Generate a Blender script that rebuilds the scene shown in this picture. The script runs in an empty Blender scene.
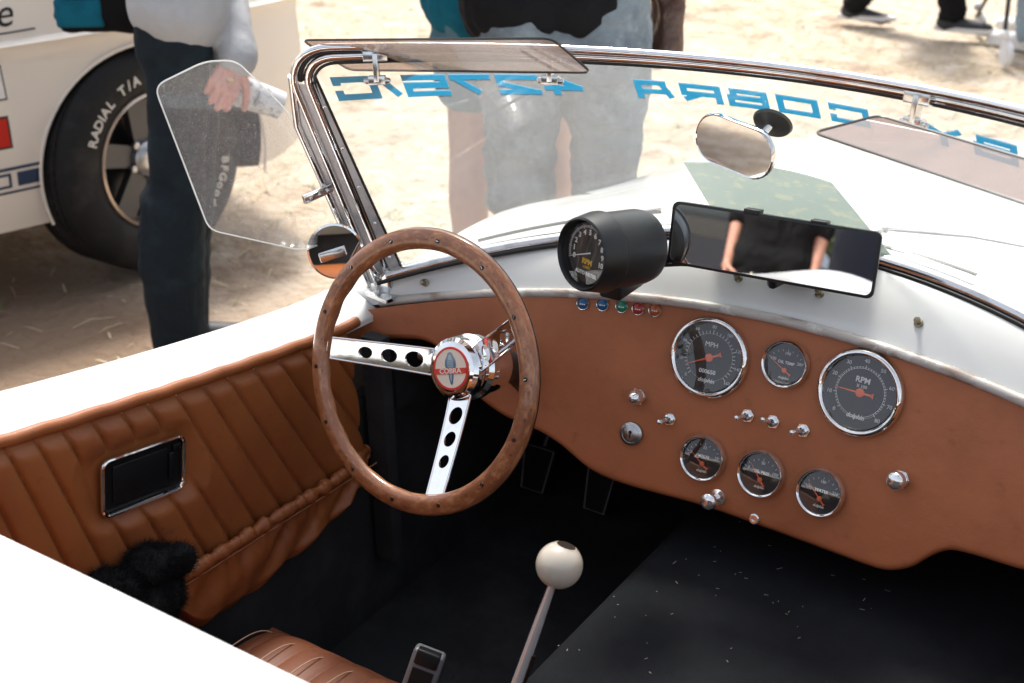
import bpy, bmesh, math, random
from mathutils import Vector as V, Matrix as M, noise
random.seed(7)
R=math.radians
sc=bpy.context.scene; col=sc.collection
# ------------------------------------------------------------------ camera
CAM=V((.9617,-1.1898,1.5027)); YAW,PIT,ROL,FPX=R(34.3615),R(25.299),R(-1.0676),1297.17
_d=V((-math.sin(YAW)*math.cos(PIT),math.cos(YAW)*math.cos(PIT),-math.sin(PIT)))
_r0=V((math.cos(YAW),math.sin(YAW),0)); _u0=_r0.cross(_d)
_r=_r0*math.cos(ROL)+_u0*math.sin(ROL); _u=_u0*math.cos(ROL)-_r0*math.sin(ROL)
cd=bpy.data.cameras.new('camera'); cam=bpy.data.objects.new('camera',cd); col.objects.link(cam); sc.camera=cam
m=M.Identity(4)
for i in range(3): m[i][0]=_r[i]; m[i][1]=_u[i]; m[i][2]=-_d[i]; m[i][3]=CAM[i]
cam.matrix_world=m
cd.sensor_width=36; cd.lens=FPX/1024*36; cd.clip_start=.02; cd.clip_end=2000
cd.dof.use_dof=True; cd.dof.focus_distance=1.72; cd.dof.aperture_fstop=6.0
# ------------------------------------------------------------------ light
SUN_EL,SUN_HEAD=R(59),R(-38)          # heading clockwise from +Y (car forward)
w=bpy.data.worlds.new('World'); sc.world=w; w.use_nodes=True
nt=w.node_tree; bg=nt.nodes['Background']; sky=nt.nodes.new('ShaderNodeTexSky')
sky.sky_type='NISHITA'; sky.sun_disc=False; sky.sun_elevation=SUN_EL; sky.sun_rotation=SUN_HEAD
sky.dust_density=4; sky.air_density=1.0; sky.ozone_density=1.0
hs=nt.nodes.new('ShaderNodeHueSaturation'); hs.inputs['Saturation'].default_value=.45
nt.links.new(sky.outputs[0],hs.inputs['Color']); nt.links.new(hs.outputs[0],bg.inputs[0]); bg.inputs[1].default_value=.15
sl=bpy.data.lights.new('sun','SUN'); sl.energy=2.6; sl.angle=R(9); sl.color=(1,.955,.88)
so=bpy.data.objects.new('sun',sl); col.objects.link(so); so.location=(0,0,20)
sd=V((math.sin(SUN_HEAD)*math.cos(SUN_EL),math.cos(SUN_HEAD)*math.cos(SUN_EL),math.sin(SUN_EL)))
so.rotation_euler=sd.to_track_quat('Z','Y').to_euler()
sc.view_settings.view_transform='Standard'; sc.view_settings.look='None'
sc.view_settings.exposure=.95; sc.view_settings.gamma=1
sc.cycles.max_bounces=10; sc.cycles.transparent_max_bounces=16; sc.cycles.caustics_reflective=False; sc.cycles.caustics_refractive=False
# ------------------------------------------------------------------ materials
MT={}
def mat(n,c=(.5,.5,.5),rough=.5,metal=0,coat=0,spec=.5,noise_=None,bump=None,emit=None,sub=0,transl=0):
    """noise_=(scale,colour2,lo,hi[,stretch]) mixes a second colour; bump=(scale,strength,dist[,kind])"""
    a=bpy.data.materials.new(n); a.use_nodes=True; t=a.node_tree; b=t.nodes['Principled BSDF']
    b.inputs['Base Color'].default_value=(*c,1); b.inputs['Roughness'].default_value=rough; b.inputs['Metallic'].default_value=metal
    b.inputs['Coat Weight'].default_value=coat; b.inputs['Coat Roughness'].default_value=.06; b.inputs['Specular IOR Level'].default_value=spec
    if sub: b.inputs['Subsurface Weight'].default_value=sub; b.inputs['Subsurface Radius'].default_value=(.01,.004,.002)
    tc=t.nodes.new('ShaderNodeTexCoord'); L=t.links.new
    prev=None
    for nz in (noise_ or []):
        mp=t.nodes.new('ShaderNodeMapping'); L(tc.outputs['Object'],mp.inputs[0])
        if len(nz)>4: mp.inputs['Scale'].default_value=nz[4]
        x=t.nodes.new('ShaderNodeTexNoise'); x.inputs['Scale'].default_value=nz[0]; x.inputs['Detail'].default_value=6; x.inputs['Roughness'].default_value=.62
        L(mp.outputs[0],x.inputs['Vector'])
        r=t.nodes.new('ShaderNodeMapRange'); r.inputs[1].default_value=nz[2]; r.inputs[2].default_value=nz[3]; L(x.outputs['Fac'],r.inputs[0])
        mx=t.nodes.new('ShaderNodeMix'); mx.data_type='RGBA'; L(r.outputs[0],mx.inputs['Factor'])
        if prev: L(prev,mx.inputs['A'])
        else: mx.inputs['A'].default_value=(*c,1)
        mx.inputs['B'].default_value=(*nz[1],1); prev=mx.outputs['Result']
    if prev: L(prev,b.inputs['Base Color'])
    nrm=None
    for bp in (bump or []):
        kind=bp[3] if len(bp)>3 else 'n'
        if kind=='v': x=t.nodes.new('ShaderNodeTexVoronoi'); x.feature='SMOOTH_F1'; o=x.outputs['Distance']
        else: x=t.nodes.new('ShaderNodeTexNoise'); x.inputs['Detail'].default_value=5; o=x.outputs['Fac']
        x.inputs['Scale'].default_value=bp[0]; 
        mp=t.nodes.new('ShaderNodeMapping'); L(tc.outputs['Object'],mp.inputs[0]); L(mp.outputs[0],x.inputs['Vector'])
        if len(bp)>4: mp.inputs['Scale'].default_value=bp[4]
        bb=t.nodes.new('ShaderNodeBump'); bb.inputs['Strength'].default_value=bp[1]; bb.inputs['Distance'].default_value=bp[2]
        L(o,bb.inputs['Height'])
        if nrm: L(nrm,bb.inputs['Normal'])
        nrm=bb.outputs[0]
    if nrm: L(nrm,b.inputs['Normal'])
    if emit: b.inputs['Emission Color'].default_value=(*emit,1); b.inputs['Emission Strength'].default_value=1
    if transl:
        ts=t.nodes.new('ShaderNodeBsdfTranslucent'); ms=t.nodes.new('ShaderNodeMixShader'); ms.inputs[0].default_value=transl; ts.inputs[0].default_value=(*c,1)
        if prev: L(prev,ts.inputs[0])
        L(b.outputs[0],ms.inputs[1]); L(ts.outputs[0],ms.inputs[2]); L(ms.outputs[0],t.nodes['Material Output'].inputs[0])
    MT[n]=a; return a
def glassmat(n,tint,dirt=.0,ior=1.45,dirtcol=(.8,.8,.78),scratch=0,rough=.0):
    a=bpy.data.materials.new(n); a.use_nodes=True; t=a.node_tree; t.nodes.clear(); N=t.nodes.new; L=t.links.new
    out=N('ShaderNodeOutputMaterial'); tr=N('ShaderNodeBsdfTransparent'); tr.inputs[0].default_value=(*tint,1)
    gl=N('ShaderNodeBsdfGlossy'); gl.inputs['Roughness'].default_value=rough+.01; lw=N('ShaderNodeLayerWeight'); lw.inputs[0].default_value=.5; pw=N('ShaderNodeMath'); pw.operation='POWER'; pw.inputs[1].default_value=4.5; L(lw.outputs['Facing'],pw.inputs[0]); fr=N('ShaderNodeMath'); fr.operation='MULTIPLY_ADD'; fr.inputs[1].default_value=.9; fr.inputs[2].default_value=((ior-1)/(ior+1))**2*1.8; fr.use_clamp=True; L(pw.outputs[0],fr.inputs[0])
    m1=N('ShaderNodeMixShader'); L(fr.outputs[0],m1.inputs[0]); L(tr.outputs[0],m1.inputs[1]); L(gl.outputs[0],m1.inputs[2])
    last=m1.outputs[0]
    if dirt or scratch:
        df=N('ShaderNodeBsdfDiffuse'); df.inputs[0].default_value=(*dirtcol,1); tl=N('ShaderNodeBsdfTranslucent'); tl.inputs[0].default_value=(*dirtcol,1)
        md=N('ShaderNodeMixShader'); L(df.outputs[0],md.inputs[1]); L(tl.outputs[0],md.inputs[2])
        tc=N('ShaderNodeTexCoord'); nz=N('ShaderNodeTexNoise'); nz.inputs['Scale'].default_value=9; nz.inputs['Detail'].default_value=8; L(tc.outputs['Object'],nz.inputs['Vector'])
        nz2=N('ShaderNodeTexNoise'); nz2.inputs['Scale'].default_value=900; nz2.inputs['Detail'].default_value=3; L(tc.outputs['Object'],nz2.inputs['Vector'])
        r=N('ShaderNodeMapRange'); r.inputs[1].default_value=.3;r.inputs[2].default_value=.7;r.inputs[3].default_value=dirt*.9;r.inputs[4].default_value=dirt*1.12; L(nz.outputs['Fac'],r.inputs[0])
        r2=N('ShaderNodeMapRange'); r2.inputs[1].default_value=.5;r2.inputs[2].default_value=.72;r2.inputs[3].default_value=0;r2.inputs[4].default_value=scratch; L(nz2.outputs['Fac'],r2.inputs[0])
        ad=N('ShaderNodeMath'); L(r.outputs[0],ad.inputs[0]); L(r2.outputs[0],ad.inputs[1])
        m2=N('ShaderNodeMixShader'); L(ad.outputs[0],m2.inputs[0]); L(last,m2.inputs[1]); L(md.outputs[0],m2.inputs[2]); last=m2.outputs[0]
    L(last,out.inputs[0]); MT[n]=a; return a
mat('white_paint',(.72,.72,.70),.24,coat=.5,noise_=[(3,(.67,.67,.645),.5,.8),(16,(.56,.55,.515),.66,.8)],bump=[(900,.02,.001)])
mat('worn_edge',(.55,.50,.46),.42,noise_=[(14,(.30,.22,.18),.5,.66,(1,3,3)),(30,(.7,.68,.64),.56,.64)],bump=[(60,.3,.002)])
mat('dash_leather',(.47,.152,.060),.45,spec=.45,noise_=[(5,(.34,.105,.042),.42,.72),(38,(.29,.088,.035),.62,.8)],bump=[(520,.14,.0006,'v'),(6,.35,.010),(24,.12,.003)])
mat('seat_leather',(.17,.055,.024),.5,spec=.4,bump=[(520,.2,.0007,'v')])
mat('knob_metal',(.9,.9,.89),.16,.9)
mat('thread_light',(.5,.32,.21),.7)
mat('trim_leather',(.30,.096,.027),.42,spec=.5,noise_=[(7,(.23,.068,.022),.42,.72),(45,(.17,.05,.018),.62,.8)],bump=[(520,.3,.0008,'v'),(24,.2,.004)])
mat('chrome',(.86,.86,.86),.05,1,noise_=[(40,(.7,.7,.7),.5,.75)],bump=[(60,.03,.001)])
mat('post_metal',(.80,.80,.80),.4,.25,noise_=[(30,(.55,.55,.55),.5,.75)])
mat('worn_chrome',(.72,.72,.72),.16,1,noise_=[(25,(.45,.45,.44),.5,.7)],bump=[(80,.08,.001)])
mat('shift_metal',(.93,.93,.93),.2,.7)
mat('brushed_steel',(.55,.55,.55),.32,1,bump=[(200,.1,.0005)])
mat('wood',(.29,.105,.040),.3,coat=.5,noise_=[(9,(.20,.068,.028),.42,.62,(1,1,1)),(60,(.48,.22,.10),.48,.72,(1,1,5)),(120,(.05,.015,.008),.58,.72,(1,1,6))],bump=[(150,.12,.0008,'n',(1,1,5))])
mat('wood_edge',(.15,.05,.02),.4,coat=.3,noise_=[(60,(.3,.12,.05),.5,.75)])
mat('rivet_dark',(.03,.025,.02),.3,.6)
mat('black_plastic',(.012,.013,.014),.38,bump=[(500,.05,.0005)])
mat('matte_black',(.013,.014,.015),.55)
mat('rubber',(.010,.010,.011),.7,spec=.3,noise_=[(9,(.035,.032,.03),.5,.75)])
mat('gasket',(.01,.01,.01),.4)
mat('pedal_trim',(.30,.30,.31),.4)
mat('carpet',(.030,.031,.033),.95,spec=.2,noise_=[(6,(.055,.056,.058),.45,.7)],bump=[(700,.8,.002)])
mat('carpet_dusty',(.015,.016,.018),.95,spec=.05,noise_=[(5,(.024,.025,.028),.4,.7),(420,(.16,.155,.15),.75,.8)],bump=[(700,.8,.002)])
mat('fleece',(.008,.009,.010),1,spec=.1)
mat('lint',(.4,.38,.33),.9)
mat('dial_black',(.006,.006,.007),.35)
mat('dial_white',(.8,.8,.78),.5)
mat('dial_yellow',(.8,.45,.03),.5)
mat('needle_orange',(.9,.16,.05),.45)
mat('red_plastic',(.55,.02,.015),.3)
mat('ivory',(.50,.45,.37),.22,coat=.4,noise_=[(12,(.55,.47,.36),.5,.8)])
mat('badge_red',(.7,.05,.03),.4); mat('badge_cream',(.85,.72,.58),.4); mat('badge_blue',(.10,.2,.28),.25,coat=1); mat('badge_pale',(.3,.42,.48),.25,coat=1)
mat('mirror',(.88,.88,.88),.0,1)
mat('lamp_blue',(.01,.10,.25),.15); mat('lamp_green',(.01,.22,.13),.15); mat('lamp_red',(.4,.03,.02),.15); mat('lamp_amber',(.45,.10,.02),.15)
mat('green_sheet',(.82,.88,.85),.35,noise_=[(75,(.92,.94,.86),.55,.60,(.6,1,1))],transl=.42)
mat('red_wire',(.6,.02,.02),.4)
mat('dull_brass',(.28,.24,.16),.35,1)
glassmat('windshield_glass',(.93,.965,.945),dirt=.21,scratch=.06)
mat('decal_blue',(.0,.27,.50),.5,transl=.42)
glassmat('wing_acrylic',(.95,.95,.95),dirt=.08,scratch=.30,dirtcol=(.7,.7,.7))
glassmat('acrylic_edge',(.8,.85,.85),dirt=.45,dirtcol=(.9,.9,.9))
glassmat('smoked_acrylic',(.35,.245,.20),dirt=.20,dirtcol=(.5,.4,.35),scratch=.1)
mat('smoked_edge',(.03,.03,.03),.3)
glassmat('gauge_glass',(1,1,1),ior=1.55,dirt=.02)
# setting / background materials
mat('mustang_paint',(.82,.75,.66),.25,coat=.5,noise_=[(2,(.78,.71,.62),.5,.8)])
mat('stripe_blue',(.012,.04,.10),.35); mat('sticker_red',(.55,.02,.01),.4); mat('sticker_pink',(.7,.35,.35),.4); mat('sticker_white',(.8,.78,.75),.4); mat('ink_black',(.012,.012,.014),.4)
mat('alloy_grey',(.09,.09,.095),.35,.7); mat('rim_lip',(.62,.50,.42),.22,.85)
mat('tyre_letter',(.7,.68,.62),.6)
mat('underbody',(.012,.011,.010),.8)
mat('car_glass',(.02,.025,.03),.05,0,spec=.8)
mat('skin',(.52,.27,.19),.5,sub=.15,noise_=[(14,(.45,.2,.14),.45,.7)],bump=[(90,.1,.002)])
mat('skin_hand',(.62,.28,.23),.5,sub=.15,noise_=[(30,(.48,.16,.12),.45,.7)])
mat('sweat_grey',(.42,.425,.44),.95,spec=.1,noise_=[(10,(.36,.365,.38),.4,.7)],bump=[(260,.3,.002),(16,.4,.02)])
mat('jeans_black',(.010,.016,.022),.85,spec=.2,noise_=[(9,(.016,.032,.042),.5,.75)],bump=[(14,.5,.03),(300,.2,.001)])
mat('jeans_grey',(.19,.225,.25),.85,spec=.2,noise_=[(7,(.11,.135,.155),.45,.65),(22,(.28,.32,.34),.5,.75)],bump=[(16,.6,.03,'n',(1,1,2)),(300,.2,.001)])
mat('teal_cloth',(.008,.13,.20),.85,spec=.15,noise_=[(9,(.004,.07,.12),.45,.65)],bump=[(15,.5,.02)])
mat('shorts_cloth',(.10,.2,.25),.85,spec=.15,noise_=[(9,(.07,.14,.19),.45,.65)],bump=[(15,.5,.02)])
mat('black_cloth',(.009,.009,.010),.9,spec=.15,bump=[(15,.5,.02)])
mat('light_jeans',(.28,.36,.42),.85,spec=.2,bump=[(15,.5,.02)])
mat('white_cloth',(.75,.75,.77),.8,bump=[(30,.3,.01)])
mat('brown_leather',(.06,.026,.016),.45,noise_=[(14,(.13,.055,.035),.5,.7)],bump=[(18,.8,.02)])
mat('hair',(.03,.02,.014),.6); mat('shoe_dark',(.025,.028,.034),.6); mat('shoe_sole',(.75,.74,.72),.6); mat('shoe_white',(.7,.7,.7),.6)
mat('paper',(.72,.72,.72),.6,noise_=[(26,(.16,.18,.2),.52,.60,(1,1,1)),(70,(.3,.31,.33),.56,.64)]); mat('paper_plain',(.75,.76,.76),.6); mat('paper_blue',(.18,.30,.42),.6)
mat('gold',(.8,.55,.25),.25,1)
mat('orange_cloth',(.5,.12,.02),.8); mat('yellow_cloth',(.6,.42,.04),.8)
mat('bark',(.06,.045,.032),.9); mat('leaves',(.04,.06,.028),.8,noise_=[(2,(.08,.10,.045),.45,.65)])
# ground
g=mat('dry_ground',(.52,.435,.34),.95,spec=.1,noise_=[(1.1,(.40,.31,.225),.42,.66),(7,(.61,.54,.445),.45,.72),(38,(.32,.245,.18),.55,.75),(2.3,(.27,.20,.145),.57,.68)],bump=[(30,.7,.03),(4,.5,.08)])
_t=g.node_tree; _b=_t.nodes['Principled BSDF']; _src=_b.inputs['Base Color'].links[0].from_socket
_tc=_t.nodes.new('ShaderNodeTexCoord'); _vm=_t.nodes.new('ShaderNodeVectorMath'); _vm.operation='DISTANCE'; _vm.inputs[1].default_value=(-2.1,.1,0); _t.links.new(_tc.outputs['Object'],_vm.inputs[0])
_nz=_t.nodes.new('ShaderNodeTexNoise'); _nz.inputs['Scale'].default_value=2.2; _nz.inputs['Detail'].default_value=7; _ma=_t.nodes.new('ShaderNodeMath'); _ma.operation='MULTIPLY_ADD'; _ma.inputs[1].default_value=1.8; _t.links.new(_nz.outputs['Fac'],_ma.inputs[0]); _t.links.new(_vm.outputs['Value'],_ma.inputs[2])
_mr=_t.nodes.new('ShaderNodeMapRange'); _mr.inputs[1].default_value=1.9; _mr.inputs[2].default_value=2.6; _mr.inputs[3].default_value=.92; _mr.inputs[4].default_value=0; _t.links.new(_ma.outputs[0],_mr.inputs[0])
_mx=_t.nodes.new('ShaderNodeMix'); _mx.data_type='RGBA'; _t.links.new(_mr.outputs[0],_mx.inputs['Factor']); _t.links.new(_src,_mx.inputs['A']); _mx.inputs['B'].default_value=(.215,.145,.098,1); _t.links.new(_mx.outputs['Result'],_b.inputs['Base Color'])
mat('straw',(.62,.52,.34),.8,noise_=[(3,(.45,.35,.2),.4,.7)]); mat('green_blade',(.16,.2,.07),.8)
# ------------------------------------------------------------------ mesh builder
class MB:
    def __init__(s): s.v=[]; s.f=[]; s.m=[]
    def add(s,vs,fs,mi=0,T=None):
        o=len(s.v); s.v+= [ (T@V(p) if T else V(p)) for p in vs]; s.f+=[[o+i for i in f] for f in fs]; s.m+=[mi]*len(fs); return s
    def grid(s,fn,nu,nv,mi=0,closeu=False,T=None):
        vs=[fn(i/(nu if closeu else nu-1),j/(nv-1)) for i in range(nu) for j in range(nv)]; fs=[]
        for i in range(nu if closeu else nu-1):
            for j in range(nv-1):
                a=i*nv+j; b=((i+1)%nu)*nv+j; fs.append((a,b,b+1,a+1))
        return s.add(vs,fs,mi,T)
    def tube(s,path,r,n=12,mi=0,cap=True,closed=False,squash=None,up=None,T=None):
        P=[V(p) for p in path]; k=len(P); rs=r if isinstance(r,(list,tuple)) else [r]*k
        vs=[];fs=[]; prev=None
        for i,p in enumerate(P):
            if closed: t=P[(i+1)%k]-P[i-1]
            else: t=P[min(i+1,k-1)]-P[max(i-1,0)]
            t.normalize()
            if up is not None: a=V(up)
            elif prev is None: a=V((0,0,1)) if abs(t.z)<.9 else V((1,0,0))
            else: a=prev
            a=(a-t*a.dot(t)).normalized(); prev=a; b=t.cross(a)
            sx,sy=squash or (1,1)
            for j in range(n):
                th=2*math.pi*j/n; vs.append(p+(a*math.cos(th)*sx+b*math.sin(th)*sy)*rs[i])
        for i in range(k if closed else k-1):
            for j in range(n):
                a0=i*n+j; a1=i*n+(j+1)%n; b0=((i+1)%k)*n+j; b1=((i+1)%k)*n+(j+1)%n; fs.append((a0,a1,b1,b0))
        if cap and not closed: fs.append(tuple(range(n))[::-1]); fs.append(tuple((k-1)*n+j for j in range(n)))
        return s.add(vs,fs,mi,T)
    def caps(s,a,b,ra,rb,n=14,mi=0,sq=(1,1),up=None):
        a=V(a);b=V(b);d=b-a;L=d.length
        if L<1e-6: d=V((0,0,1))
        d=d.normalized(); pts=[];rs=[]
        for k in range(5): th=math.pi/2*(k+.12)/5; pts.append(a-d*ra*math.cos(th)); rs.append(ra*math.sin(th))
        pts.append(a);rs.append(ra);pts.append(b);rs.append(rb)
        for k in range(4,-1,-1): th=math.pi/2*(k+.12)/5; pts.append(b+d*rb*math.cos(th)); rs.append(rb*math.sin(th))
        return s.tube(pts,rs,n,mi,squash=sq,up=up)
    def lathe(s,prof,n=40,mi=0,T=None,closed=False):
        k=len(prof); vs=[];fs=[]
        for i in range(n):
            th=2*math.pi*i/n
            for (r,z) in prof: vs.append((r*math.cos(th),r*math.sin(th),z))
        for i in range(n):
            for j in range(k if closed else k-1):
                j2=(j+1)%k; fs.append((i*k+j,((i+1)%n)*k+j,((i+1)%n)*k+j2,i*k+j2))
        return s.add(vs,fs,mi,T)
    def box(s,c,h,mi=0,T=None,bev=0):
        bm=bmesh.new(); bmesh.ops.create_cube(bm,size=1)
        for q in bm.verts: q.co=V((q.co.x*2*h[0],q.co.y*2*h[1],q.co.z*2*h[2]))
        if bev: bmesh.ops.bevel(bm,geom=bm.edges[:],offset=bev,segments=3,affect='EDGES',profile=.5)
        bm.verts.index_update(); vs=[q.co+V(c) for q in bm.verts]; fs=[[q.index for q in f.verts] for f in bm.faces]; bm.free()
        return s.add(vs,fs,mi,T)
    def prism(s,poly,z0,z1,mi=0,T=None,mi_side=None):
        n=len(poly); vs=[(x,y,z0) for x,y in poly]+[(x,y,z1) for x,y in poly]
        s.add(vs,[tuple(range(n))[::-1],tuple(range(n,2*n))],mi,T)
        s.add(vs,[(i,(i+1)%n,n+(i+1)%n,n+i) for i in range(n)],mi if mi_side is None else mi_side,T); return s
    def sph(s,c,r,mi=0,sc_=(1,1,1),n=16,T=None):
        vs=[];fs=[]; k=n//2
        return s.grid(lambda a,b:V(c)+V((math.cos(2*math.pi*a)*math.sin(math.pi*(.002+.996*b))*r*sc_[0],math.sin(2*math.pi*a)*math.sin(math.pi*(.002+.996*b))*r*sc_[1],math.cos(math.pi*(.002+.996*b))*r*sc_[2])),n,k+1,mi,True,T)
    def mesh(s,name,mats):
        me=bpy.data.meshes.new(name); me.from_pydata([tuple(p) for p in s.v],[],s.f); 
        for x in mats: me.materials.append(MT[x])
        me.polygons.foreach_set('material_index',s.m); me.update(); return me
    def build(s,name,mats,parent=None,smooth=40,T=None,sub=0):
        if isinstance(mats,str): mats=[mats]
        me=s.mesh(name,mats)
        bm=bmesh.new(); bm.from_mesh(me); bmesh.ops.remove_doubles(bm,verts=bm.verts,dist=1e-6); bmesh.ops.recalc_face_normals(bm,faces=bm.faces); bm.to_mesh(me); bm.free()
        return link(name,me,parent,smooth,T)
def link(name,me,parent=None,smooth=40,T=None):
    o=bpy.data.objects.new(name,me); col.objects.link(o)
    if smooth:
        me.polygons.foreach_set('use_smooth',[True]*len(me.polygons)); 
        me.set_sharp_from_angle(angle=R(smooth))
    if T is not None: o.matrix_world=T
    if parent is not None:
        o.parent=parent; o.matrix_parent_inverse=WM(parent).inverted()
    return o
_wm={}
def WM(o):
    m=o.matrix_basis.copy()
    if o.parent: m=WM(o.parent)@o.matrix_parent_inverse@m
    return m
def tag(o,label=None,cat=None,group=None,kind=None):
    if label:o['label']=label
    if cat:o['category']=cat
    if group:o['group']=group
    if kind:o['kind']=kind
    return o
def thing(name,label,cat,T=None,group=None):
    o=bpy.data.objects.new(name,None); o.empty_display_size=.1; col.objects.link(o)
    if T is not None: o.matrix_world=T
    return tag(o,label,cat,group)
def frame(o,x,y=None,z=None):
    """matrix from origin and two axes (x and z, or x and y)"""
    x=V(x).normalized()
    if z is not None: z=V(z).normalized(); x=(x-z*x.dot(z)).normalized(); y=z.cross(x)
    else: y=V(y); y=(y-x*y.dot(x)).normalized(); z=x.cross(y)
    m=M.Identity(4)
    for i in range(3): m[i][0]=x[i]; m[i][1]=y[i]; m[i][2]=z[i]; m[i][3]=o[i]
    return m
_font={}
def text(mb,s,size,T,mi=0,ext=.0004,shear=0,align='CENTER',sx=1,bold=0):
    """writing as thin solid letters in the xy plane of T"""
    k=(s,size,ext,shear,align,bold)
    if k not in _font:
        c=bpy.data.curves.new('t','FONT'); c.body=s; c.size=size; c.extrude=ext; c.shear=shear; c.align_x=align; c.align_y='CENTER'; c.resolution_u=3; c.offset=bold
        o=bpy.data.objects.new('t',c); col.objects.link(o); dg=bpy.context.evaluated_depsgraph_get(); me=bpy.data.meshes.new_from_object(o.evaluated_get(dg))
        _font[k]=([v_.co.copy() for v_ in me.vertices],[list(p.vertices) for p in me.polygons]); bpy.data.objects.remove(o); bpy.data.meshes.remove(me); bpy.data.curves.remove(c)
    vs,fs=_font[k]; mb.add([(p.x*sx,p.y,p.z) for p in vs],fs,mi,T)
def evalmesh(me,mods):
    o=bpy.data.objects.new('tmp',me); col.objects.link(o)
    for t,kw in mods:
        q=o.modifiers.new('m',t)
        for k,v_ in kw.items(): setattr(q,k,v_)
    dg=bpy.context.evaluated_depsgraph_get(); r=bpy.data.meshes.new_from_object(o.evaluated_get(dg)); bpy.data.objects.remove(o); return r
def blob(mb,voxel,mats,smooth=3,wr=None):
    """fuse overlapping shapes into one continuous skin; wr=(amp,freq,zstretch) adds folds"""
    me=mb.mesh('b',mats[:1]); r=evalmesh(me,[('REMESH',dict(mode='VOXEL',voxel_size=voxel,use_smooth_shade=True)),('SMOOTH',dict(factor=.6,iterations=smooth))])
    bpy.data.meshes.remove(me)
    r.materials.clear()
    for x in mats: r.materials.append(MT[x])
    if wr:
        a,f_,zs=wr; ns=[v_.normal.copy() for v_ in r.vertices]
        for v_,n_ in zip(r.vertices,ns):
            p=v_.co; q=V((p.x*f_,p.y*f_,p.z*f_*zs)); v_.co=p+n_*a*(noise.fractal(q,1.0,2.0,3)+.6*(1-abs(noise.noise(q*1.7))*2.5))
    return r
# ------------------------------------------------------------------ measured surfaces of the roadster
XC=.374
def dashy(x,z): return .3151-.2773*(x-XC)**2+(z-.7024)*math.tan(R(17.53))
def dashz(x): return .7701-.1892*(x-XC)**2
def dashT(x,z,off=0):
    ex=V((1,-2*.2773*(x-XC),0)); up=V((0,math.tan(R(17.53)),1)); m=frame((x,dashy(x,z),z),ex,y=up); return m@M.Translation((0,0,off))
def G(s,h,off=0):
    xx=.62*s; le=R(35)
    b=V((XC+xx,.4422-.5219*xx**2,.8524-.2875*xx**2)); t=V((XC+xx*.93,.4422-.3347*math.sin(le)-.543*xx**2,.8524+.3347*math.cos(le)-.0155*xx**2))
    p=b.lerp(t,h)
    if off:
        e=1e-3; p=p+ (G(s+e,h)-G(s,h)).cross(G(s,h+e)-G(s,h)).normalized()*off   # + = towards the cabin
    return p
def crm(xs,ys,x):
    """monotone-ish piecewise smooth interpolation"""
    if x<=xs[0]: return ys[0]
    if x>=xs[-1]: return ys[-1]
    for i in range(len(xs)-1):
        if x<=xs[i+1]:
            t=(x-xs[i])/(xs[i+1]-xs[i]); 
            m0=(ys[i+1]-ys[max(i-1,0)])/(xs[i+1]-xs[max(i-1,0)]); m1=(ys[min(i+2,len(ys)-1)]-ys[i])/(xs[min(i+2,len(xs)-1)]-xs[i]); h=xs[i+1]-xs[i]
            return (2*t**3-3*t**2+1)*ys[i]+(t**3-2*t**2+t)*h*m0+(-2*t**3+3*t**2)*ys[i+1]+(t**3-t**2)*h*m1
# ------------------------------------------------------------------ ground
mb=MB()
def gz(x,y): return .02*noise.noise(V((x*.6,y*.6,0)))-.012
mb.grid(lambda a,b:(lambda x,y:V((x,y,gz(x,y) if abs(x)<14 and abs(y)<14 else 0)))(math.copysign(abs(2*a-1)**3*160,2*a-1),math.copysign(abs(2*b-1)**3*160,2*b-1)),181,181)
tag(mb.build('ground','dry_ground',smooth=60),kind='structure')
mb=MB()
for i in range(46000):
    if i%5<3: x=random.uniform(-5.2,.6); y=random.uniform(-1,8)
    else: x=random.uniform(-7,6); y=random.uniform(-7,10)
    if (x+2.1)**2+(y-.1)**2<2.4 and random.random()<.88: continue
    a=random.uniform(0,6.28); L=random.uniform(.02,.11); z=gz(x,y); t=random.uniform(.02,.5); wd=random.uniform(.001,.0028)
    d=V((math.cos(a),math.sin(a),0)); n_=V((-d.y,d.x,0))*wd; p=V((x,y,z+.002)); q=p+d*L*.6+V((0,0,L*t*.5)); e=p+d*L+V((0,0,L*t*.45))
    mb.add([p-n_,p+n_,q+n_,q-n_,e],[(0,1,2,3),(3,2,4)],1 if random.random()<.10 else 0)
tag(mb.build('dry_grass',['straw','green_blade'],smooth=0),'flattened straw and dry grass scattered over the dirt field','grass',kind='stuff')
# ------------------------------------------------------------------ the roadster
car=thing('roadster','white open roadster with tan leather cabin in the foreground','car',M.Translation((XC,.2,0)))
def prt(mb,name,mats,parent=None,smooth=40,label=None,T=None):
    o=mb.build(name,mats,parent or car,smooth,T)
    if label:o['label']=label
    return o
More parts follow.
